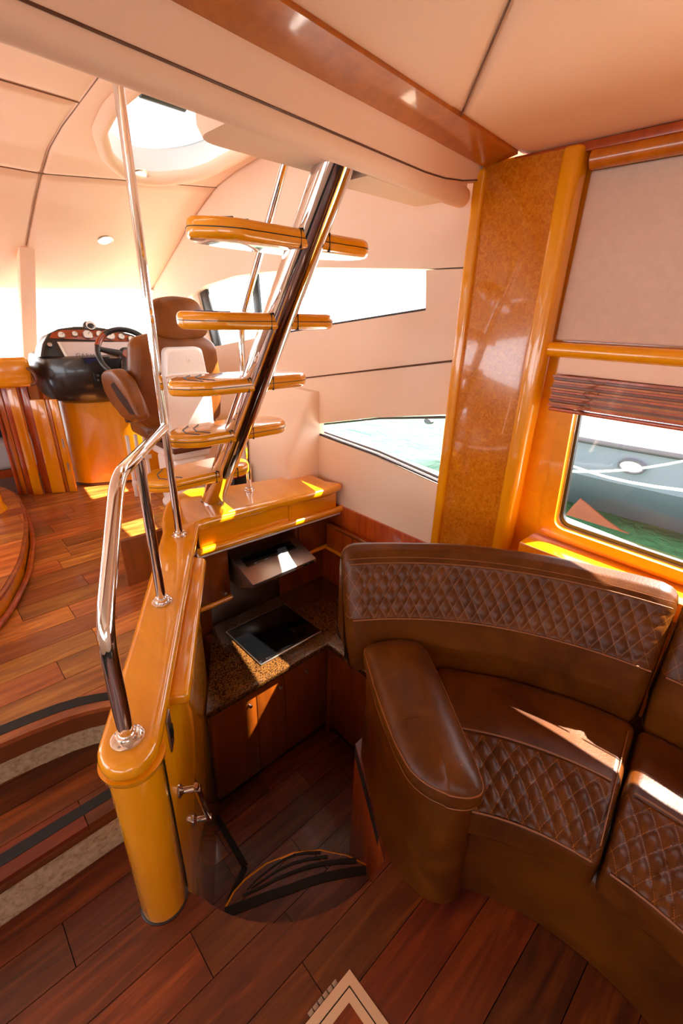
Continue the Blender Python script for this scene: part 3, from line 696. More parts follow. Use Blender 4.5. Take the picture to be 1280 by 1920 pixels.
# arm
top = [(.93, .852), (.80, .660), (.716, .520), (.682, .440), (.680, .390), (.700, .332), (.735, .290), (.765, .276), (.787, .285), (.812, .312), (.865, .382), (1.0, .563), (1.108, .726), (1.02, .80)]
def ins(poly, d):
    c = Vector((sum(p[0] for p in poly) / len(poly), sum(p[1] for p in poly) / len(poly))); ax = Vector((.62, .785)).normalized(); ay = Vector((-ax.y, ax.x)); out = []
    for p in poly:
        v = Vector(p) - c; u, w = v.dot(ax), v.dot(ay); u -= math.copysign(min(abs(u), d), u); w -= math.copysign(min(abs(w), d), w); q = c + ax * u + ay * w; out.append((q.x, q.y))
    return out
topr = round_poly(top, .06, 3)
def ring(d, z): return [Vector((x, y, z)) for x, y in ins(topr, d)]
base_o = round_poly([(.965, .868), (.80, .615), (.752, .532), (.735, .44), (.742, .365), (.768, .325), (.80, .305), (.835, .30), (.88, .36), (1.0, .54), (1.10, .71), (1.04, .80)], .05, 3)
def res(poly, n):
    P = [Vector(p) for p in poly]; L = [0]
    for i in range(len(P)): L.append(L[-1] + (P[(i + 1) % len(P)] - P[i]).length)
    out = []
    for k in range(n):
        t_ = L[-1] * k / n
        for i in range(len(P)):
            if L[i] <= t_ <= L[i + 1]: out.append(P[i].lerp(P[(i + 1) % len(P)], (t_ - L[i]) / max(1e-9, L[i + 1] - L[i]))); break
    return out
NB = 64
def ring2(poly, z, w=0): return [Vector((p.x + w * noise.noise(Vector((p.x * 9, p.y * 9, z * 8))), p.y + w * noise.noise(Vector((p.y * 9, p.x * 9, z * 8 + 5))), z)) for p in res(poly, NB)]
mid = [tuple((Vector(a).lerp(Vector(b_), .55))) for a, b_ in zip(res(base_o, NB), res(ins(topr, .012), NB))]
loft('arm', [ring2(base_o, .004), ring2(base_o, .12, .01), ring2([tuple(Vector(a).lerp(Vector(b_), .3)) for a, b_ in zip(res(base_o, NB), res(ins(topr, .012), NB))], .28, .014), ring2(mid, .40, .008), ring2(ins(topr, .014), .478), ring2(ins(topr, .014), .50)], 'leather', sofa, smooth=60)
ap = loft('arm_pad', [ring(.014, .492), ring(.004, .500), ring(0, .512), ring(0, .536), ring(.006, .552), ring(.018, .566), ring(.038, .578), ring(.06, .584), ring(.085, .586)], 'leather', sofa, smooth=70)
tube('piping', ring(.003, .545), .0022, 'piping', ap, 6, True)
tube('piping', ring(.006, .497), .0022, 'piping', ap, 6, True)

# ================================================================== stainless rails and ladder
def flange(parent, p, r=.038, n_screw=4):
    f = lathe('flange', [(r, .0005), (r, .004), (r - .004, .006), (.024, .0065), (.024, .018), (.021, .02)], p, 'chrome', parent, 28)
    for k in range(n_screw):
        a = .6 + 2 * math.pi * k / n_screw
        lathe('screw', [(.004, .0), (.004, .0022), (.0015, .0024)], (p[0] + (r - .008) * math.cos(a), p[1] + (r - .008) * math.sin(a), p[2] + .005), 'steel', f, 8)
zc = .6555
rail = thing('stair_rail', (.174, .894, zc), 'bent polished steel stair handrail standing on the varnished half wall', 'handrail')
rp_ = fillet([(.176, .896, zc), (.178, .902, .965), (.335, 1.165, 1.205), (.732, 1.815, 1.150)], .07, 8)
tube('top_rail', rp_, .0185, 'chrome', rail, 18)
tube('post', [(.468, 1.378, zc), (.464, 1.372, 1.175)], .016, 'chrome', rail, 16)
flange(rail, (.176, .896, zc)); flange(rail, (.468, 1.378, zc), .034)
pole = thing('ceiling_pole', (.74, 1.822, zc), 'tall polished steel pole from the varnished shelf up to the ceiling beam', 'pole')
tube('pole', [(.74, 1.822, zc), (.728, 1.815, 2.41)], .0165, 'chrome', pole, 18); flange(pole, (.74, 1.822, zc), .032, 3)
lathe('ceiling_socket', [(.022, 2.33), (.03, 2.34), (.032, 2.40)], (.728, 1.815, 0), 'vinyl', pole, 20)
tp = thing('grab_pole', (1.287, 2.1, zc), 'slim bent steel grab pole rising behind the ladder treads', 'pole')
tube('pole', fillet([(1.287, 2.1, zc), (1.290, 2.1, 1.53), (1.30, 1.70, 2.16), (1.305, 1.56, 2.38)], .10, 8), .0155, 'chrome', tp, 16); flange(tp, (1.287, 2.1, zc), .03, 3)
lad = thing('ladder', (1.056, 2.1, zc), 'single spine polished steel ladder with varnished winged treads', 'ladder')
LA, LB = Vector((1.056, 2.10, zc + .001)), Vector((1.092, 1.165, 2.06))
ld = (LB - LA).normalized(); V, F = tube_data([LA - ld * .1, LB], .058, 28)
V = [v if (v - LA).z > 0 or i >= 28 else v for i, v in enumerate(V)]
for i in range(28):                                                      # cut the foot flush with the shelf
    v = V[i]; V[i] = v + ld * ((zc + .0008 - v.z) / ld.z)
put('spine', V, F, 'chrome', lad, 50)
lathe('foot_plate', [(.062, .0006), (.062, .004), (.058, .006)], (1.056, 2.10, zc), 'chrome', lad, 32)
def on_spine(z): return LA + ld * ((z - LA.z) / ld.z)
def tread(z, xl, xr, wide=.23):
    c = on_spine(z); yb = c.y
    # outline seen from above: clipped corners at both wings, deeper on the port wing
    o = [(xl, yb + .035), (xl + .03, yb + .11), (xl + .10, yb + .18), (xr - .12, yb + .19), (xr - .02, yb + .12), (xr, yb + .04), (xr - .03, yb - .02), (xr - .07, yb - .045), (xl + .12, yb - .05), (xl + .055, yb - .02)]
    o = round_poly(o, .022, 4)
    t_ = prism('tread', [(x, y, z - .029) for x, y in o], (0, 0, .056), 'amber', lad, .018, 4, smooth=50)
    prism('inlay_line', [(x + (0.0008 if x > c.x else -.0008), y + (-.0008 if y < yb else .0008), z - .0016) for x, y in o], (0, 0, .0026), 'black', t_)
    for k in (0, 1):
        q = [(xl + .11 + .05 * k, yb - .025), (xl + .075 + .05 * k, yb + .03), (xl + .09 + .05 * k, yb + .09), (xl + .14 + .05 * k, yb + .145)]
        tube('grip_line', [(x, y, z + .0272) for x, y in q], .003, 'rubber_grey', t_, 6)
    for sg in (-1, 1): box('joint', (c.x + sg * .0595 - .0015, yb - .048, z - .0285), (c.x + sg * .0595 + .0015, yb + .06, z + .0265), 'black', t_, 0)
tread(.845, .68, 1.235); tread(1.075, .762, 1.36); tread(1.318, .718, 1.36); tread(1.560, .708, 1.37); tread(1.806, .69, 1.39)

# ================================================================== galley
cnt = [(.615, 1.482), (1.345, 1.482), (1.345, .96), (1.78, .98), (1.78, 2.035), (.95, 2.035)]
wt = tag(prism('worktop', [(x, y, ZT - .036) for x, y in cnt], (0, 0, .036), 'granite', None, .006), 'dark speckled brown granite galley worktop', 'worktop')
def cabinet(x0, x1, label, doors, kn=True):
    c = thing('base_cabinet', ((x0 + x1) / 2, 1.75, ZG + .002), label, 'cabinet', 'galley base cabinets')
    box('body', (x0 + .001, 1.515, ZG + .08), (x1 - .001, 2.02, ZT - .0365), 'cabinet_wood_shaded', c, .001)
    box('toe_kick', (x0 + .001, 1.54, ZG + .002), (x1 - .001, 2.0, ZG + .08), 'black', c, .001)
    for a, b_, kx in doors:
        d = box('door', (a + .0015, 1.498, ZG + .083), (b_ - .0015, 1.5145, ZT - .040), 'cabinet_wood_shaded', c, .002)
        lathe('knob', [(.006, 0), (.005, .008), (.009, .013), (.009, .018), (.004, .021)], (kx, 1.498, ZT - .115), 'steel', d, 12, (0, -1, 0))
c = thing('base_cabinet', (.76, 1.6, ZG + .002), 'varnished base cabinet beside the half wall, under the granite worktop', 'cabinet', 'galley base cabinets')
lw0, lw1 = hwX(-.246, 1.515), hwX(-.246, 1.93)
prism('body', [(lw0, 1.515, ZG + .08), (.887, 1.515, ZG + .08), (.887, 1.93, ZG + .08), (lw1, 1.93, ZG + .08)], (0, 0, ZT - .0365 - ZG - .08), 'cabinet_wood_shaded', c, .001)
prism('toe_kick', [(lw0 + .02, 1.54, ZG + .002), (.887, 1.54, ZG + .002), (.887, 1.90, ZG + .002)], (0, 0, .078), 'black', c, 0)
d_ = box('door', (lw0 + .004, 1.498, ZG + .083), (.8865, 1.5145, ZT - .040), 'cabinet_wood_shaded', c, .002)
lathe('knob', [(.006, 0), (.005, .008), (.009, .013), (.009, .018), (.004, .021)], (.845, 1.498, ZT - .115), 'steel', d_, 12, (0, -1, 0))
cabinet(.888, 1.062, 'narrow varnished base cabinet below the cooktop, next to the half wall unit', [(.888, 1.062, 1.025)])
cabinet(1.062, 1.36, 'varnished base cabinet in the galley corner under the cooktop', [(1.062, 1.354, 1.20)])
c = thing('base_cabinet', (1.55, 1.2, ZG + .002), 'varnished base cabinet running behind the sofa arm', 'cabinet', 'galley base cabinets')
box('body', (1.378, .99, ZG + .08), (1.76, 1.475, ZT - .0365), 'cabinet_wood_shaded', c, .001); box('toe_kick', (1.40, 1.0, ZG + .002), (1.74, 1.47, ZG + .08), 'black', c, .001)
box('corner_stile', (1.362, 1.474, ZG + .002), (1.40, 1.512, ZT - .037), 'cabinet_wood_shaded', c, .001)
box('door', (1.364, 1.0, ZG + .083), (1.3775, 1.476, ZT - .04), 'cabinet_wood_shaded', c, .002)
ck = thing('cooktop', (1.2, 1.76, ZT + .0004), 'black glass cooktop with steel edge set on the granite worktop', 'cooktop')
q = [pz(x, y, ZT) for x, y in ((410, 1180), (522, 1130), (593, 1187), (472, 1252))]
xa, xb, ya, yb = .972, 1.385, 1.575, 1.93
box('edge_frame', (xa, ya, ZT + .0004), (xb, yb, ZT + .007), 'steel', ck, .003)
box('glass', (xa + .006, ya + .008, ZT + .005), (xb - .006, yb - .006, ZT + .0085), 'black_gloss', ck, .001)
# back wall of the galley with splash panel
gb = thing('wall_galley', (1.2, 2.05, ZG), 'varnished back wall of the galley', None); tag(gb, kind='structure')
box('panel', (.55, 2.036, ZG), (1.80, 2.06, .60), 'cabinet_wood_shaded', gb, .001)
box('splash_panel', (.95, 2.028, ZT + .001), (1.42, 2.0355, .20), 'steel', gb, .002)
box('side_panel', (1.785, .95, ZG), (1.799, 2.036, .50), 'redwood', gb, .001)
# fascia under the cap: two drawer fronts, rail and pale lamp strip
fa = thing('wall_fascia', (1.2, 1.76, .5), 'varnished fascia with drawer fronts under the shelf', None); tag(fa, kind='structure')
f0, f1 = Vector((front[0].x + .012, front[0].y + .035)), Vector((front[-1].x + .10, front[-1].y + .05))
def fp(s, d=0): 
    v = f0.lerp(f1, s); n_ = Vector((f1.y - f0.y, -(f1.x - f0.x))).normalized(); return v + n_ * d
for s0, s1 in ((0, .60), (.604, 1.0)):
    A, B, C_, D_ = fp(s0), fp(s1), fp(s1, -.02), fp(s0, -.02)
    prism('drawer_front', [(A.x, A.y, .492), (B.x, B.y, .492), (C_.x, C_.y, .492), (D_.x, D_.y, .492)], (0, 0, .11), 'amber', fa, .002)
A, B = fp(-.02, .012), fp(1.06, .012)
tube('rail', [(A.x, A.y, .482), (B.x, B.y, .482)], .021, 'amber', fa, 16)
A, B = fp(-.02, .0), fp(1.06, .0)
tube('lamp_strip', [(A.x, A.y, .455), (B.x, B.y, .455)], .013, 'white_plastic', fa, 12)
A, B, C_, D_ = fp(-.02, -.01), fp(1.1, -.01), (1.79, 2.035), (.80, 2.035)
prism('soffit', [(A.x, A.y, .46), (B.x, B.y, .46), (*C_, .46), (*D_, .46)], (0, 0, .02), 'cabinet_wood_shaded', fa)
def wall_cab(x0, x1, z0, label, knob):
    c = thing('wall_cabinet', ((x0 + x1) / 2, 1.98, z0), label, 'cabinet', 'galley wall cabinets')
    box('body', (x0, 1.965, z0), (x1, 2.035, .458), 'cabinet_wood_shaded', c, .001)
    d = box('door', (x0 + .022, 1.952, z0 + .02), (x1 - .022, 1.9645, .452), 'cabinet_wood_shaded', c, .002)
    lathe('knob', [(.006, 0), (.005, .008), (.009, .013), (.009, .018), (.004, .021)], (knob, 1.952, z0 + .05), 'steel', d, 12, (0, -1, 0))
    tube('bottom_rail', [(x0, 1.955, z0), (x1, 1.955, z0)], .014, 'amber', c, 12)
    return c
wall_cab(.80, 1.045, .12, 'small varnished wall cabinet between the half wall and the cooker hood', 1.0)
wall_cab(1.50, 1.775, .20, 'small varnished wall cabinet with a round knob, in the corner by the vinyl side', 1.56)
cs = thing('wall_cabinet', (1.75, 1.6, .2), 'long red brown side locker under the vinyl side panel behind the sofa', 'cabinet', 'galley wall cabinets')
box('body', (1.735, 1.16, .20), (1.784, 1.94, .36), 'redwood', cs, .001); tube('bottom_rail', [(1.735, 1.16, .20), (1.735, 1.94, .20)], .012, 'amber_y', cs, 10); tube('top_rail', [(1.735, 1.16, .37), (1.735, 1.94, .37)], .013, 'cabinet_wood_shaded', cs, 10)
hd = thing('cooker_hood', (1.28, 1.86, .22), 'slanted stainless steel cooker hood with dark grille slot', 'cooker hood')
hx0, hx1 = 1.06, 1.488
side = [(2.027, .20), (2.027, .372), (1.945, .356), (1.752, .292), (1.748, .272), (1.90, .20)]
prism('shell', [(hx0, y, z) for y, z in side], (hx1 - hx0, 0, 0), 'steel', hd, .003)
sl = Vector((0, .193, .064)).normalized(); nn = Vector((0, -sl.z, sl.y))
g = [Vector((hx0 + .04, 1.865, .3297)), Vector((hx1 - .055, 1.865, .3297))]
gp = [g[0], g[1], g[1] + sl * .07, g[0] + sl * .07]
prism('grille', [p + nn * .0005 for p in gp], nn * .0025, 'black_gloss', hd, .001)
for k in (0, 1): box('switch', (hx1 - .10 + .045 * k, 1.744, .276), (hx1 - .065 + .045 * k, 1.7495, .286), 'black', hd, .001)
# latch and pull handle on the half wall
def on_hw(x, y, off=-.252): d = ray(x, y); return EYE + d * (off / (d.x * NV.x + d.y * NV.y))
n3 = Vector((NV.x, NV.y, 0)); d3 = Vector((DV.x, DV.y, 0))
lt = thing('door_latch', tuple(on_hw(318, 1355)), 'small flat steel latch plate on the half wall above the pull handle', 'latch')
c0 = on_hw(318, 1352); c0 = Vector((*hw(-.2515, .975), .53))
def slab(name, c, hd_, hz_, th, mat, par, b_=.001): return prism(name, [c + d3 * a + Vector((0, 0, z)) for a, z in ((-hd_, -hz_), (hd_, -hz_), (hd_, hz_), (-hd_, hz_))], n3 * th, mat, par, b_)
slab('plate', c0 + n3 * .0005, .022, .058, .004, 'steel', lt); slab('bolt', c0 + n3 * .004, .010, .018, .006, 'black', lt)
hn = thing('pull_handle', (.29, .955, .1), 'chrome pull handle with two stand-offs on the galley side of the half wall', 'handle')
hp = [Vector((*hw(-.2515, .962), .300)), Vector((*hw(-.2515, 1.075), -.01))]
for p in hp:
    so_ = lathe('standoff', [(.020, .0005), (.020, .005), (.014, .010), (.010, .014), (.010, .044), (.012, .046), (.012, .062)], tuple(p), 'chrome', hn, 20, tuple(n3))
e0, e1 = hp[0] + n3 * .052, hp[1] + n3 * .052; ax = (e1 - e0).normalized()
tube('grip', [e0 - ax * .028, e0 - ax * .024, e1 + ax * .010, e1 + ax * .014], [.007, .0095, .0095, .007], 'chrome', hn, 16)
# steel rimmed floor hatch
fh = thing('floor_hatch', (.30, .25, 0), 'wooden floor hatch in a square steel frame with a side hinge', 'hatch')
hx, hy, ss_ = .468, .405, .36
holed('frame', [(hx - ss_, hy - ss_), (hx, hy - ss_), (hx, hy), (hx - ss_, hy)], [[(hx - ss_ + .022, hy - ss_ + .022), (hx - .022, hy - ss_ + .022), (hx - .022, hy - .022), (hx - ss_ + .022, hy - .022)]], lambda u, v: (u, v, .0005), (0, 0, .003), 'steel_satin', fh)
holed('lid_frame', [(hx - ss_ + .025, hy - ss_ + .025), (hx - .025, hy - ss_ + .025), (hx - .025, hy - .025), (hx - ss_ + .025, hy - .025)], [[(hx - ss_ + .045, hy - ss_ + .045), (hx - .045, hy - ss_ + .045), (hx - .045, hy - .045), (hx - ss_ + .045, hy - .045)]], lambda u, v: (u, v, .0005), (0, 0, .0025), 'steel_satin', fh)
box('gap', (hx - ss_ + .02, hy - ss_ + .02, .0002), (hx - .02, hy - .02, .0009), 'gap', fh, 0)
box('lid', (hx - ss_ + .044, hy - ss_ + .044, .0008), (hx - .044, hy - .044, .0022), 'plank', fh, 0)
for k in range(6): box('hinge_knuckle', (hx - .055 - .016 * k, hy + .001, .0006), (hx - .041 - .016 * k, hy + .011, .005), 'steel', fh, .001)
# ================================================================== helm
con = thing('helm_console', (1.15, 3.7, .361), 'helm console with curved varnished front, black dash, gauges and steering wheel', 'helm console')
plan = fillet([(.745, 3.95, 0), (.74, 3.70, 0), (.82, 3.58, 0), (.95, 3.52, 0), (1.15, 3.44, 0), (1.40, 3.44, 0), (1.58, 3.60, 0), (1.60, 3.95, 0)], .12, 5)
loft('front_panel', [[Vector((p.x, p.y, z)) for p in plan] for z in (.362, .366, 1.06)], 'amber_z', con, cap=True, smooth=60)
tube('base_trim', [(p.x, p.y, .372) for p in plan], .008, 'teak_dark', con, 8)
def ell(cx, cy, rx, ry, z, pw=3.2, n=48): return [Vector((x, y, z)) for x, y in bezier_ring((cx, cy), rx, ry, n, pw)]
loft('dash', [ell(1.13, 3.72, .36, .25, .975), ell(1.13, 3.72, .42, .31, 1.01), ell(1.13, 3.72, .445, .352, 1.07), ell(1.13, 3.72, .46, .375, 1.14), ell(1.13, 3.72, .46, .375, 1.22), ell(1.13, 3.72, .448, .36, 1.272), ell(1.13, 3.72, .43, .335, 1.282)], 'dash_black', con, smooth=50)
def pod(x, y, lift=0): return pY(x, y, 3.50 + .13 * (672 - y) / 60 - lift)
PN = Vector((0, -.86, .5)).normalized()
out = [(76, 670), (80, 645), (90, 626), (110, 616), (140, 612), (175, 612), (215, 618), (250, 628), (276, 645), (288, 672)]
prism('instrument_pod', [pod(*q) for q in out], (0, .22, -.03), 'dash_black', con, .012, 3)
prism('gauge_panel', [pod(*q, .006) for q in ((92, 634), (98, 624), (115, 619), (170, 618), (215, 623), (250, 632), (262, 641), (180, 638))], (0, .01, 0), 'rim_wood', con, .001)
for x, y, r in ((115, 629, .022), (140, 627, .019), (164, 628, .031), (186, 627, .022), (206, 630, .031), (227, 632, .022), (245, 636, .02)):
    g_ = lathe('gauge', [(r, 0), (r, .01), (r * .88, .013), (r * .86, .011)], tuple(pod(x, y, .008)), 'steel', con, 20, tuple(PN))
    lathe('dial', [(r * .85, .0112), (r * .85, .0122)], tuple(pod(x, y, .008)), 'gauge_face', g_, 20, tuple(PN))
    c_ = pod(x, y, .008) + PN * .013; tube('needle', [c_, c_ + Vector((r * .5, -.001, r * .45))], .0012, 'black', g_, 5)
sc_ = prism('screen', [pod(*q, .008) for q in ((107, 641), (248, 641), (252, 669), (122, 669))], (0, .01, 0), 'screen_grey', con, .003)
prism('bezel', [pod(*q, .012) for q in ((107, 641), (112, 641), (127, 669), (122, 669))], (0, .004, 0), 'gauge_face', sc_)
cu = bpy.data.curves.new('lettering', 'FONT'); cu.body = 'GARMIN'; cu.size = .05; cu.extrude = .0006; cu.space_character = 1.15
to = bpy.data.objects.new('lettering_source', cu); me = bpy.data.meshes.new_from_object(to); bpy.data.objects.remove(to)
p0_, p1_ = pod(143, 669, .016), pod(191, 671, .016); sc2 = (p1_ - p0_).length / max(v.co.x for v in me.vertices)
tx = (p1_ - p0_).normalized(); ty = (Vector((0, .5, .86)) - tx * tx.dot(Vector((0, .5, .86)))).normalized(); tz = tx.cross(ty)
put('lettering', [p0_ + (tx * v.co.x + ty * v.co.y * 1.0 + tz * v.co.z) * sc2 for v in me.vertices], [tuple(p.vertices) for p in me.polygons], 'print_grey', sc_, 0)
prism('key_panel', [pod(*q, .007) for q in ((80, 668), (84, 648), (102, 640), (110, 668))], (0, .008, 0), 'black', con, .001)
lathe('ignition_switch', [(.014, 0), (.014, .01), (.006, .014)], tuple(pod(93, 647, .012)), 'steel', con, 14, tuple(PN))
A = [pY(x, y, 3.365) for x, y in ((152, 671), (182, 669), (191, 684), (162, 687))]
dsp = prism('small_display', A, (0, .03, -.01), 'black', con, .002)
prism('lcd', [pY(x, y, 3.362) for x, y in ((157, 673), (180, 671), (186, 680), (163, 682))], (0, .004, 0), 'lcd', dsp)
prism('small_display', [pY(x, y, 3.366) for x, y in ((186, 670), (205, 669), (208, 684), (194, 685))], (0, .03, -.01), 'black', con, .002)
sw_ = prism('switch_panel', [pY(x, y, 3.333) for x, y in ((175, 698), (204, 697), (206, 728), (180, 728))], (0, .03, 0), 'black', con, .002)
for i in range(3):
    for j in range(2):
        c_ = pY(184 + 8 * i, 704 + 9 * j, 3.329); box('rocker', c_ - Vector((.006, .002, .007)), c_ + Vector((.006, .004, .007)), 'print_grey', sw_, .001)
cp = pod(168, 616, -.03)
cm = lathe('compass', [(.035, -.02), (.042, .0), (.044, .015), (.036, .034), (.02, .044), (.004, .047)], tuple(cp), 'dash_black', con, 24, (0, -.5, .86))
lathe('compass_face', [(.030, 0), (.030, .003)], tuple(cp + Vector((0, -.034, .022))), 'gauge_face', cm, 20, (0, -.86, .4))
wc = pY(238, 664, 3.14); wax = Vector((-.12, -.82, .5)).normalized()
wh = thing('steering_wheel', tuple(wc), 'black steering wheel with wooden rim inserts at the helm', 'steering wheel')
u_ = wax.cross(Vector((0, 0, 1))).normalized(); v_ = u_.cross(wax) * -1
if v_.z < 0: v_ = -v_
def wp_(a, r=.165): return wc + (u_ * math.cos(a) + v_ * math.sin(a)) * r
tube('rim', [wp_(2 * math.pi * k / 48) for k in range(48)], .0165, 'dash_black', wh, 12, True)
for a0_ in (.35, .85 + math.pi - .5, math.pi + .55):
    tube('rim_insert', [wp_(a0_ + .55 * k / 8) for k in range(9)], .0185, 'rim_wood', wh, 12)
for a_ in (.25, math.pi - .25, -math.pi / 2 - .35, -math.pi / 2 + .35, ):
    tube('spoke', [wc + wax * -.02, (wc + wp_(a_)) / 2 + wax * -.012, wp_(a_)], [.03, .022, .014], 'dash_black', wh, 10)
lathe('hub', [(.05, -.04), (.052, -.01), (.045, .004), (.03, .008)], tuple(wc), 'dash_black', wh, 24, tuple(wax)); lathe('hub_badge', [(.028, .008), (.026, .012)], tuple(wc), 'rim_wood', wh, 20, tuple(wax))
tube('column', [wc - wax * .03, wc - wax * .215], .03, 'dash_black', wh, 14)
# varnished bulkhead of the companionway
bh = thing('companionway_bulkhead', (.55, 3.6, .361), 'varnished companionway bulkhead of upright boards beside the helm console', 'bulkhead')
A, B = Vector((.395, 3.665)), Vector((.725, 3.50)); nb = Vector((-(B - A).y, (B - A).x)).normalized()
cur = [(0, .06, 'redwood', .0), (.06, .15, 'cherry', .015), (.15, .26, 'redwood', .02), (.26, .42, 'amber_z', -.012), (.42, .56, 'redwood', .02), (.56, .80, 'amber_z', .0), (.80, .86, 'cherry', .008), (.86, 1.0, 'amber_z', .0)]
for s0, s1, mt_, dp in cur:
    a_, b_ = A.lerp(B, s0 + .004) + nb * dp, A.lerp(B, s1 - .004) + nb * dp; e_ = nb * .03
    prism('upright_board', [(a_.x, a_.y, .362), (b_.x, b_.y, .362), (b_.x + e_.x, b_.y + e_.y, .362), (a_.x + e_.x, a_.y + e_.y, .362)], (0, 0, .76 if s1 < .6 else .655), mt_, bh, .006, 2)
for z in (.55, .72): 
    q_ = A.lerp(B, .94) - nb * .002; lathe('hinge', [(.005, -.03), (.005, .03)], (q_.x, q_.y, z), 'steel', bh, 8)
box('top_rail', (-.9, 3.50, 1.105), (.62, 3.92, 1.285), 'amber', bh, .03, 4)
tube('grab_handle', fillet([(.60, 3.495, 1.22), (.62, 3.45, 1.20), (.63, 3.44, 1.14), (.60, 3.495, 1.12)], .05), .009, 'teak_dark', bh, 10)
bed = thing('bunk', (.3, 4.75, -.45), 'pale bunk in the lower cabin seen through the companionway', 'bed')
zb_ = pY(10, 850, 4.5).z
box('mattress', (-.9, 4.42, zb_ - .12), (.72, 5.28, zb_ + .10), 'bed_white', bed, .04, 4); box('bunk_base', (-.9, 4.44, -.449), (.72, 5.28, zb_ - .121), 'redwood', bed, .004)
pw = pY(4, 800, 4.65); tag(box('pillow', (pw.x - .2, 4.6, zb_ + .102), (pw.x + .03, 4.9, zb_ + .25), 'pillow_blue', None, .05, 4), 'dark blue pillow on the pale bunk', 'pillow')

# helm seat, seen from behind
hs = thing('helm_chair', (1.24, 2.85, .361), 'brown leather helm chair on a white moulded pedestal facing the dash', 'chair')
def slab_xz(name, o, y0_, y1_, mat, par, bulge=.03, smooth=60):
    cx = sum(p[0] for p in o) / len(o); cz = sum(p[1] for p in o) / len(o)
    def rg(k, y): return [Vector((cx + (x - cx) * k, y, cz + (z - cz) * k)) for x, z in o]
    d = y1_ - y0_
    return loft(name, [rg(.80, y0_), rg(.93, y0_ + bulge * .25), rg(.985, y0_ + bulge * .7), rg(1, y0_ + d * .5), rg(.985, y1_ - bulge * .7), rg(.93, y1_ - bulge * .25), rg(.8, y1_)], mat, par, smooth=smooth)
slab_xz('backrest', round_poly([(.945, 1.20), (.985, 1.43), (1.10, 1.46), (1.40, 1.455), (1.495, 1.40), (1.515, 1.15), (1.49, .93), (1.38, .905), (1.02, .915), (.95, .97)], .05, 4), 2.70, 2.84, 'leather_helm', hs, .05)
slab_xz('side_bolster', round_poly([(1.0, 1.25), (1.03, 1.42), (1.08, 1.44), (1.10, 1.2), (1.09, .96), (1.02, .97)], .03, 4), 2.78, 2.90, 'leather_helm', hs, .04)
slab_xz('headrest', round_poly([(1.115, 1.44), (1.10, 1.55), (1.14, 1.635), (1.25, 1.655), (1.38, 1.645), (1.43, 1.58), (1.45, 1.45), (1.38, 1.42), (1.2, 1.415)], .04, 4), 2.695, 2.82, 'leather_helm', hs, .05)
sh_ = loft('shell', [[Vector((x, y, z)) for x, z in round_poly([(1.245 - w1, zb1), (1.245 + w1, zb1), (1.245 + w1, zb1 + .30), (1.245 + w2, zt1), (1.245 - w2, zt1), (1.245 - w1, zb1 + .30)], .035, 4)] for y, w1, w2, zb1, zt1 in ((2.712, .15, .115, .80, 1.385), (2.66, .15, .113, .80, 1.383), (2.645, .138, .10, .815, 1.37))], 'white_plastic', hs, smooth=40)
tube('shell_ridge', [(1.11, 2.644, 1.228), (1.15, 2.640, 1.236), (1.34, 2.640, 1.236), (1.38, 2.644, 1.228)], .008, 'white_plastic', sh_, 8)
em = pY(353, 674, 2.642); tube('emblem', [em + Vector((.009 * math.cos(a), 0, .009 * math.sin(a) - .006)) for a in [2 * math.pi * k / 14 for k in range(14)]], .0025, 'white_plastic', sh_, 6, True); tube('emblem_stem', [em + Vector((-.008, 0, -.004)), em + Vector((-.006, 0, .02))], .0025, 'white_plastic', sh_, 6)
slab_xz('seat_base', round_poly([(1.03, .82), (1.025, .93), (1.50, .93), (1.50, .82)], .04, 4), 2.79, 3.14, 'leather_helm', hs, .05)
box('seat_bracket', (1.12, 2.68, .755), (1.38, 3.1, .80), 'teak_dark', hs, .01)
box('pedestal', (1.14, 2.74, .362), (1.37, 3.02, .70), 'white_plastic', hs, .03, 4); box('pedestal_cap', (1.12, 2.72, .70), (1.39, 3.04, .755), 'white_plastic', hs, .02, 4)
lathe('pedestal_foot', [(.16, .3615), (.16, .375), (.14, .39)], (1.255, 2.88, 0), 'white_plastic', hs, 32)
ar = [pX(x, y, .90) for x, y in ((197, 703), (203, 694), (220, 691), (240, 712), (260, 755), (270, 785), (258, 792), (238, 782), (215, 752), (202, 728))]
fil = round_poly([(p.y, p.z) for p in ar], .03, 3); cy_ = sum(p[0] for p in fil) / len(fil); cz_ = sum(p[1] for p in fil) / len(fil)
loft('armrest', [[Vector((x, cy_ + (y - cy_) * k, cz_ + (z - cz_) * k)) for y, z in fil] for x, k in ((.865, .85), (.872, .96), (.89, 1), (.92, 1), (.938, .96), (.945, .85))], 'leather_helm', hs, smooth=60)
prism('armrest_slot', [pX(x, y, .8645) for x, y in ((207, 722), (213, 716), (240, 752), (252, 778), (243, 776), (222, 748))], (.002, 0, 0), 'black', hs)
tube('armrest_pivot', [(.93, 2.86, .98), (1.0, 2.86, .98)], .03, 'dash_black', hs, 12)
# white grating below the seat
fg = thing('footrest', (1.03, 3.15, .361), 'small white plastic grating standing below the helm chair', 'footrest')
for k in range(3): box('bar', (1.00 + .055 * k, 3.14, .3615), (1.022 + .055 * k, 3.16, .80), 'white_plastic', fg, .004)
for z in (.45, .62): box('cross_bar', (.99, 3.135, z), (1.15, 3.139, z + .03), 'white_plastic', fg, .002)
rc_ = thing('first_aid_case', (1.47, 2.56, .361), 'small red and black case behind the helm chair', 'case')
box('body', (1.42, 2.50, .362), (1.53, 2.62, .58), 'black', rc_, .01); box('lid', (1.415, 2.495, .58), (1.535, 2.625, .665), 'red_case', rc_, .01)

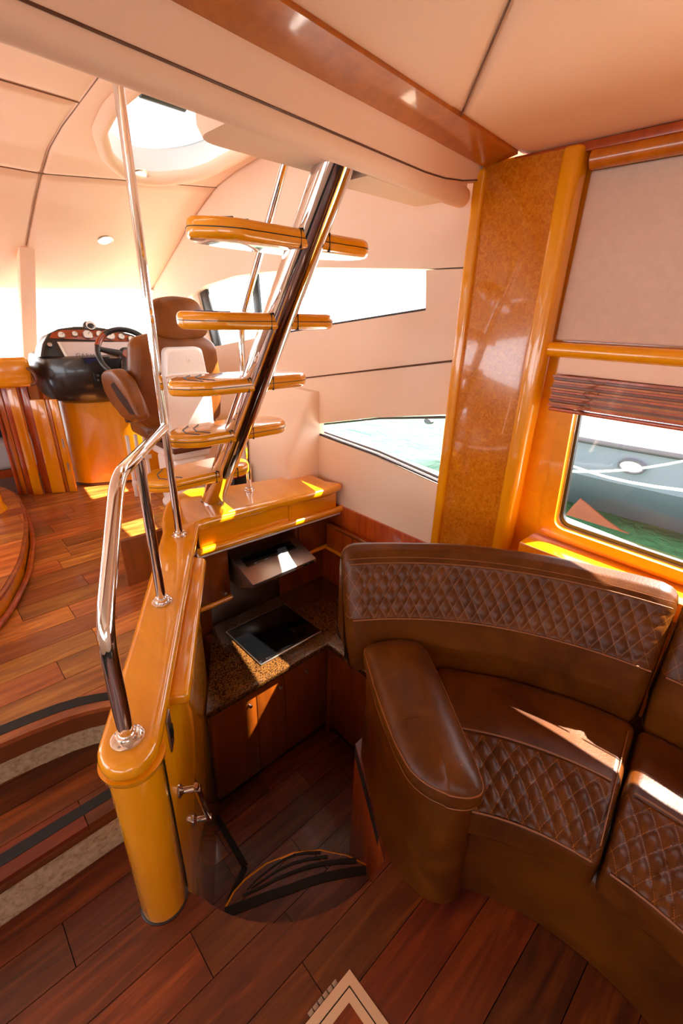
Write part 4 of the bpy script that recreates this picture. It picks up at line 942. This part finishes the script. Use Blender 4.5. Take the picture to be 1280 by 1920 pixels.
# planked platform at port with table pedestal
pf = thing('dinette_platform', (.0, 2.6, .361), 'curved planked dinette platform with varnished side on the helm deck', 'platform')
po = round_poly([(.30, 3.66), (.355, 3.40), (.338, 3.10), (.295, 2.80), (.20, 2.43), (.08, 2.15), (-.10, 1.88), (-.45, 1.70), (-1.0, 1.66), (-1.0, 3.66)], [.1, .1, .1, .1, .1, .1, .1, .1, 0, 0], 4)
prism('side', [(x, y, .3615) for x, y in po], (0, 0, .085), 'amber', pf, 0)
tp_ = prism('top_board', [(x * 1.0 + (.012 if x > -.9 else 0), y, .447) for x, y in po], (0, 0, .018), 'plank_deck', pf, .004)
planks(tp_, [(x - .004 if x > -.9 else x, y) for x, y in po], .472, .1195, 1.934, 'plank_deck', (.35, .8), .006, rnd=random.Random(15))
tube('base_trim', [(x + .016, y - .006, .378) for x, y in po[:-2]], .013, 'redwood', pf, 10)
tb_ = thing('table_pedestal', (-.02, 2.93, .473), 'rounded varnished table pedestal on the dinette platform', 'table')
pe = pz(14, 955, .472)
lathe('column', [(.16, .4735), (.155, .49), (.145, .52), (.14, .95), (.16, .98)], (pe.x - .15, pe.y + .06, 0), 'amber_z', tb_, 36)
box('table_top', (pe.x - .75, pe.y - .45, .98), (pe.x - .10, pe.y + .6, 1.01), 'amber', tb_, .01)

# ================================================================== small fittings
bl = thing('venetian_blind', (1.755, -.4, 1.29), 'drawn up wooden slatted blind under the pelmet of the sofa window', 'blind')
rb = random.Random(2)
for k in range(13):
    z = 1.302 + .0085 * k; dx = rb.uniform(-.004, .004)
    prism('slat', [(1.722 + dx, .712 + rb.uniform(-.006, .006), z), (1.77 + dx, .712, z), (1.77 + dx, -1.7, z + .018), (1.722 + dx, -1.7, z + .018)], (0, 0, .0072), ('redwood', 'cherry', 'cabinet_wood_shaded')[k % 3], bl)
prism('bottom_rail', [(1.72, .708, 1.286), (1.772, .708, 1.286), (1.772, -1.7, 1.304), (1.72, -1.7, 1.304)], (0, 0, .012), 'redwood', bl, .003)
cp_ = []
for k in range(60):
    s_ = k / 59; cp_.append((1.713 - .004 * math.sin(9 * s_), .565 + .028 * math.sin(s_ * 31) * (1 - .4 * s_) + .02 * s_, 1.415 - .125 * s_ + .006 * math.sin(s_ * 47)))
tube('cord', cp_, .0013, 'piping', bl, 5)
for x, y, nm in ((198, 450, 'round recessed ceiling spotlight in the headliner above the helm'), (262, 327, 'round recessed ceiling spotlight beside the rim of the roof hatch')):
    p = pC(x, y); e_ = .05; nrm_ = Vector((0, (ceil_z(p.y + e_) - ceil_z(p.y - e_)) / (2 * e_), -1)).normalized()
    t_ = thing('downlight', tuple(p), nm, 'lamp', 'ceiling spotlights')
    lathe('bezel', [(.052, -.004), (.052, .003), (.045, .007), (.036, .004)], tuple(p), 'steel_satin', t_, 24, tuple(nrm_)); lathe('lens', [(.035, .002), (.035, .0055)], tuple(p), 'lamp_face', t_, 20, tuple(nrm_))

# ================================================================== outside: own side deck, water, neighbouring boat, mooring lines
sd_ = [(-2.5, .50), (.2, .676), (.75, .718), (1.46, .745), (2.0, .770), (2.55, .80), (4.6, .93)]
sdk = tag(loft('side_deck', [[Vector((1.895, y, z - .012)), Vector((2.19, y, z)), Vector((2.22, y, z - .02)), Vector((2.22, y, z - .16)), Vector((1.895, y, z - .16))] for y, z in sd_], 'deck_white', smooth=30), 'white side deck outside the windows', kind='structure')
tag(prism('hull_side', [(1.93, -2.5, .36), (1.93, 4.6, .68), (1.85, 4.6, -1.0), (1.85, -2.5, -1.0)], (.2, 0, 0), 'deck_white', None), 'white hull side below the side deck', kind='structure')
V, F = [], []; n_ = 70
for j in range(n_ + 1):
    for i in range(n_ + 1):
        x, y = 2.2 + 40 * (i / n_) ** 1.8, -16 + 60 * j / n_
        V.append((x, y, -.98 + .10 * noise.noise(Vector((x * .9, y * .7, 0))) + .05 * noise.noise(Vector((x * 2.3, y * 2.1, 3)))))
for j in range(n_):
    for i in range(n_): F.append((j * (n_ + 1) + i, j * (n_ + 1) + i + 1, (j + 1) * (n_ + 1) + i + 1, (j + 1) * (n_ + 1) + i))
tag(put('water', V, F, 'water', None, 60), 'rippled green harbour water', kind='structure')
bt = thing('moored_boat', (7.0, .5, -1.0), 'grey blue motor boat with white topsides moored alongside', 'boat')
st_ = [(-6, 6.0, 1.6), (-3, 6.0, 1.6), (0, 6.0, 1.6), (1.5, 6.02, 1.6), (2.6, 6.12, 1.55), (3.4, 6.35, 1.35), (4.0, 6.75, 1.0), (4.4, 7.25, .55), (4.62, 7.75, .06)]
def sheer(y): return .33 - .038 * (y + 1.5)
rings, dk_, wh_ = [], [], []
for y, xn, hb in st_:
    xf = xn + 2 * hb; s = sheer(y); f_ = max(0, (y - 2.5) / 2.1); rk = -.55 * f_
    rings.append([Vector((xn, y, s)), Vector((xn + .05, y + rk * .3, s - .45)), Vector((xn + .18 + .1 * f_, y + rk * .6, s - .60)), Vector((xn + hb * .75, y + rk, -1.15)), Vector((xf - hb * .75, y + rk, -1.15)), Vector((xf - .18, y + rk * .6, s - .60)), Vector((xf - .05, y + rk * .3, s - .45)), Vector((xf, y, s))])
    dk_.append(Vector((xn - .02, y, s + .01)))
loft('hull', rings, 'hull_grey', bt, smooth=30)
tube('rub_rail', dk_, .035, 'rubber_grey', bt, 8)
loft('topsides', [[Vector((xn + .02, y, sheer(y) + .02)), Vector((xn + .12, y, sheer(y) + .42)), Vector((xn + 2 * hb - .12, y, sheer(y) + .42)), Vector((xn + 2 * hb - .02, y, sheer(y) + .02))] for y, xn, hb in st_], 'deck_white', bt, smooth=30)
box('cabin', (6.6, -5, .5), (8.6, 1.6, 1.35), 'deck_white', bt, .15, 3)
pp = pX(1183, 875, 5.985)
o_v = [Vector((pp.x - .005, pp.y + .135 * math.cos(a), pp.z + .075 * math.sin(a))) for a in [2 * math.pi * k / 28 for k in range(28)]]
ph = prism('porthole', o_v, (.06, 0, 0), 'porthole_glass', bt); tube('porthole_rim', o_v, .012, 'rubber_grey', ph, 8, True)
p2 = pX(803, 790, 6.42); o_v = [Vector((p2.x - .03 + .02 * math.cos(a), p2.y + .09 * math.cos(a), p2.z + .045 * math.sin(a))) for a in [2 * math.pi * k / 20 for k in range(20)]]
prism('porthole', o_v, (.08, 0, 0), 'rubber_grey', bt)
prism('reflection_patch', [pX(x, y, 5.96) for x, y in ((1060, 965), (1072, 950), (1087, 935), (1109, 953), (1135, 975), (1162, 994), (1178, 1001))], (.03, 0, 0), 'orange', bt)  # orange reflection in the window glass, built as a solid patch by the hull
for a_, b_, X0, X1, lb in (((1040, 866), (1300, 930), 4.6, 3.6, 'white mooring rope sloping down aft across the grey hull'), ((1030, 889), (1300, 866), 3.4, 4.8, 'white mooring rope rising aft across the grey hull'),
                   ((600, 770), (860, 821), 5.6, 4.6, 'white mooring rope over the green water near the bow of the moored boat'), ((560, 785), (860, 875), 5.2, 4.2, 'lower white mooring rope close over the green water')):
    A, B = pX(*a_, X0), pX(*b_, X1); D = (B - A); A -= D * .25; B += D * .25
    tag(tube('mooring_rope', [A.lerp(B, k / 10) + Vector((0, 0, -.10 * math.sin(math.pi * k / 10) + .08)) for k in range(11)], .010, 'rope', None, 8), lb, 'rope', 'mooring ropes')
bpy.context.view_layer.update()
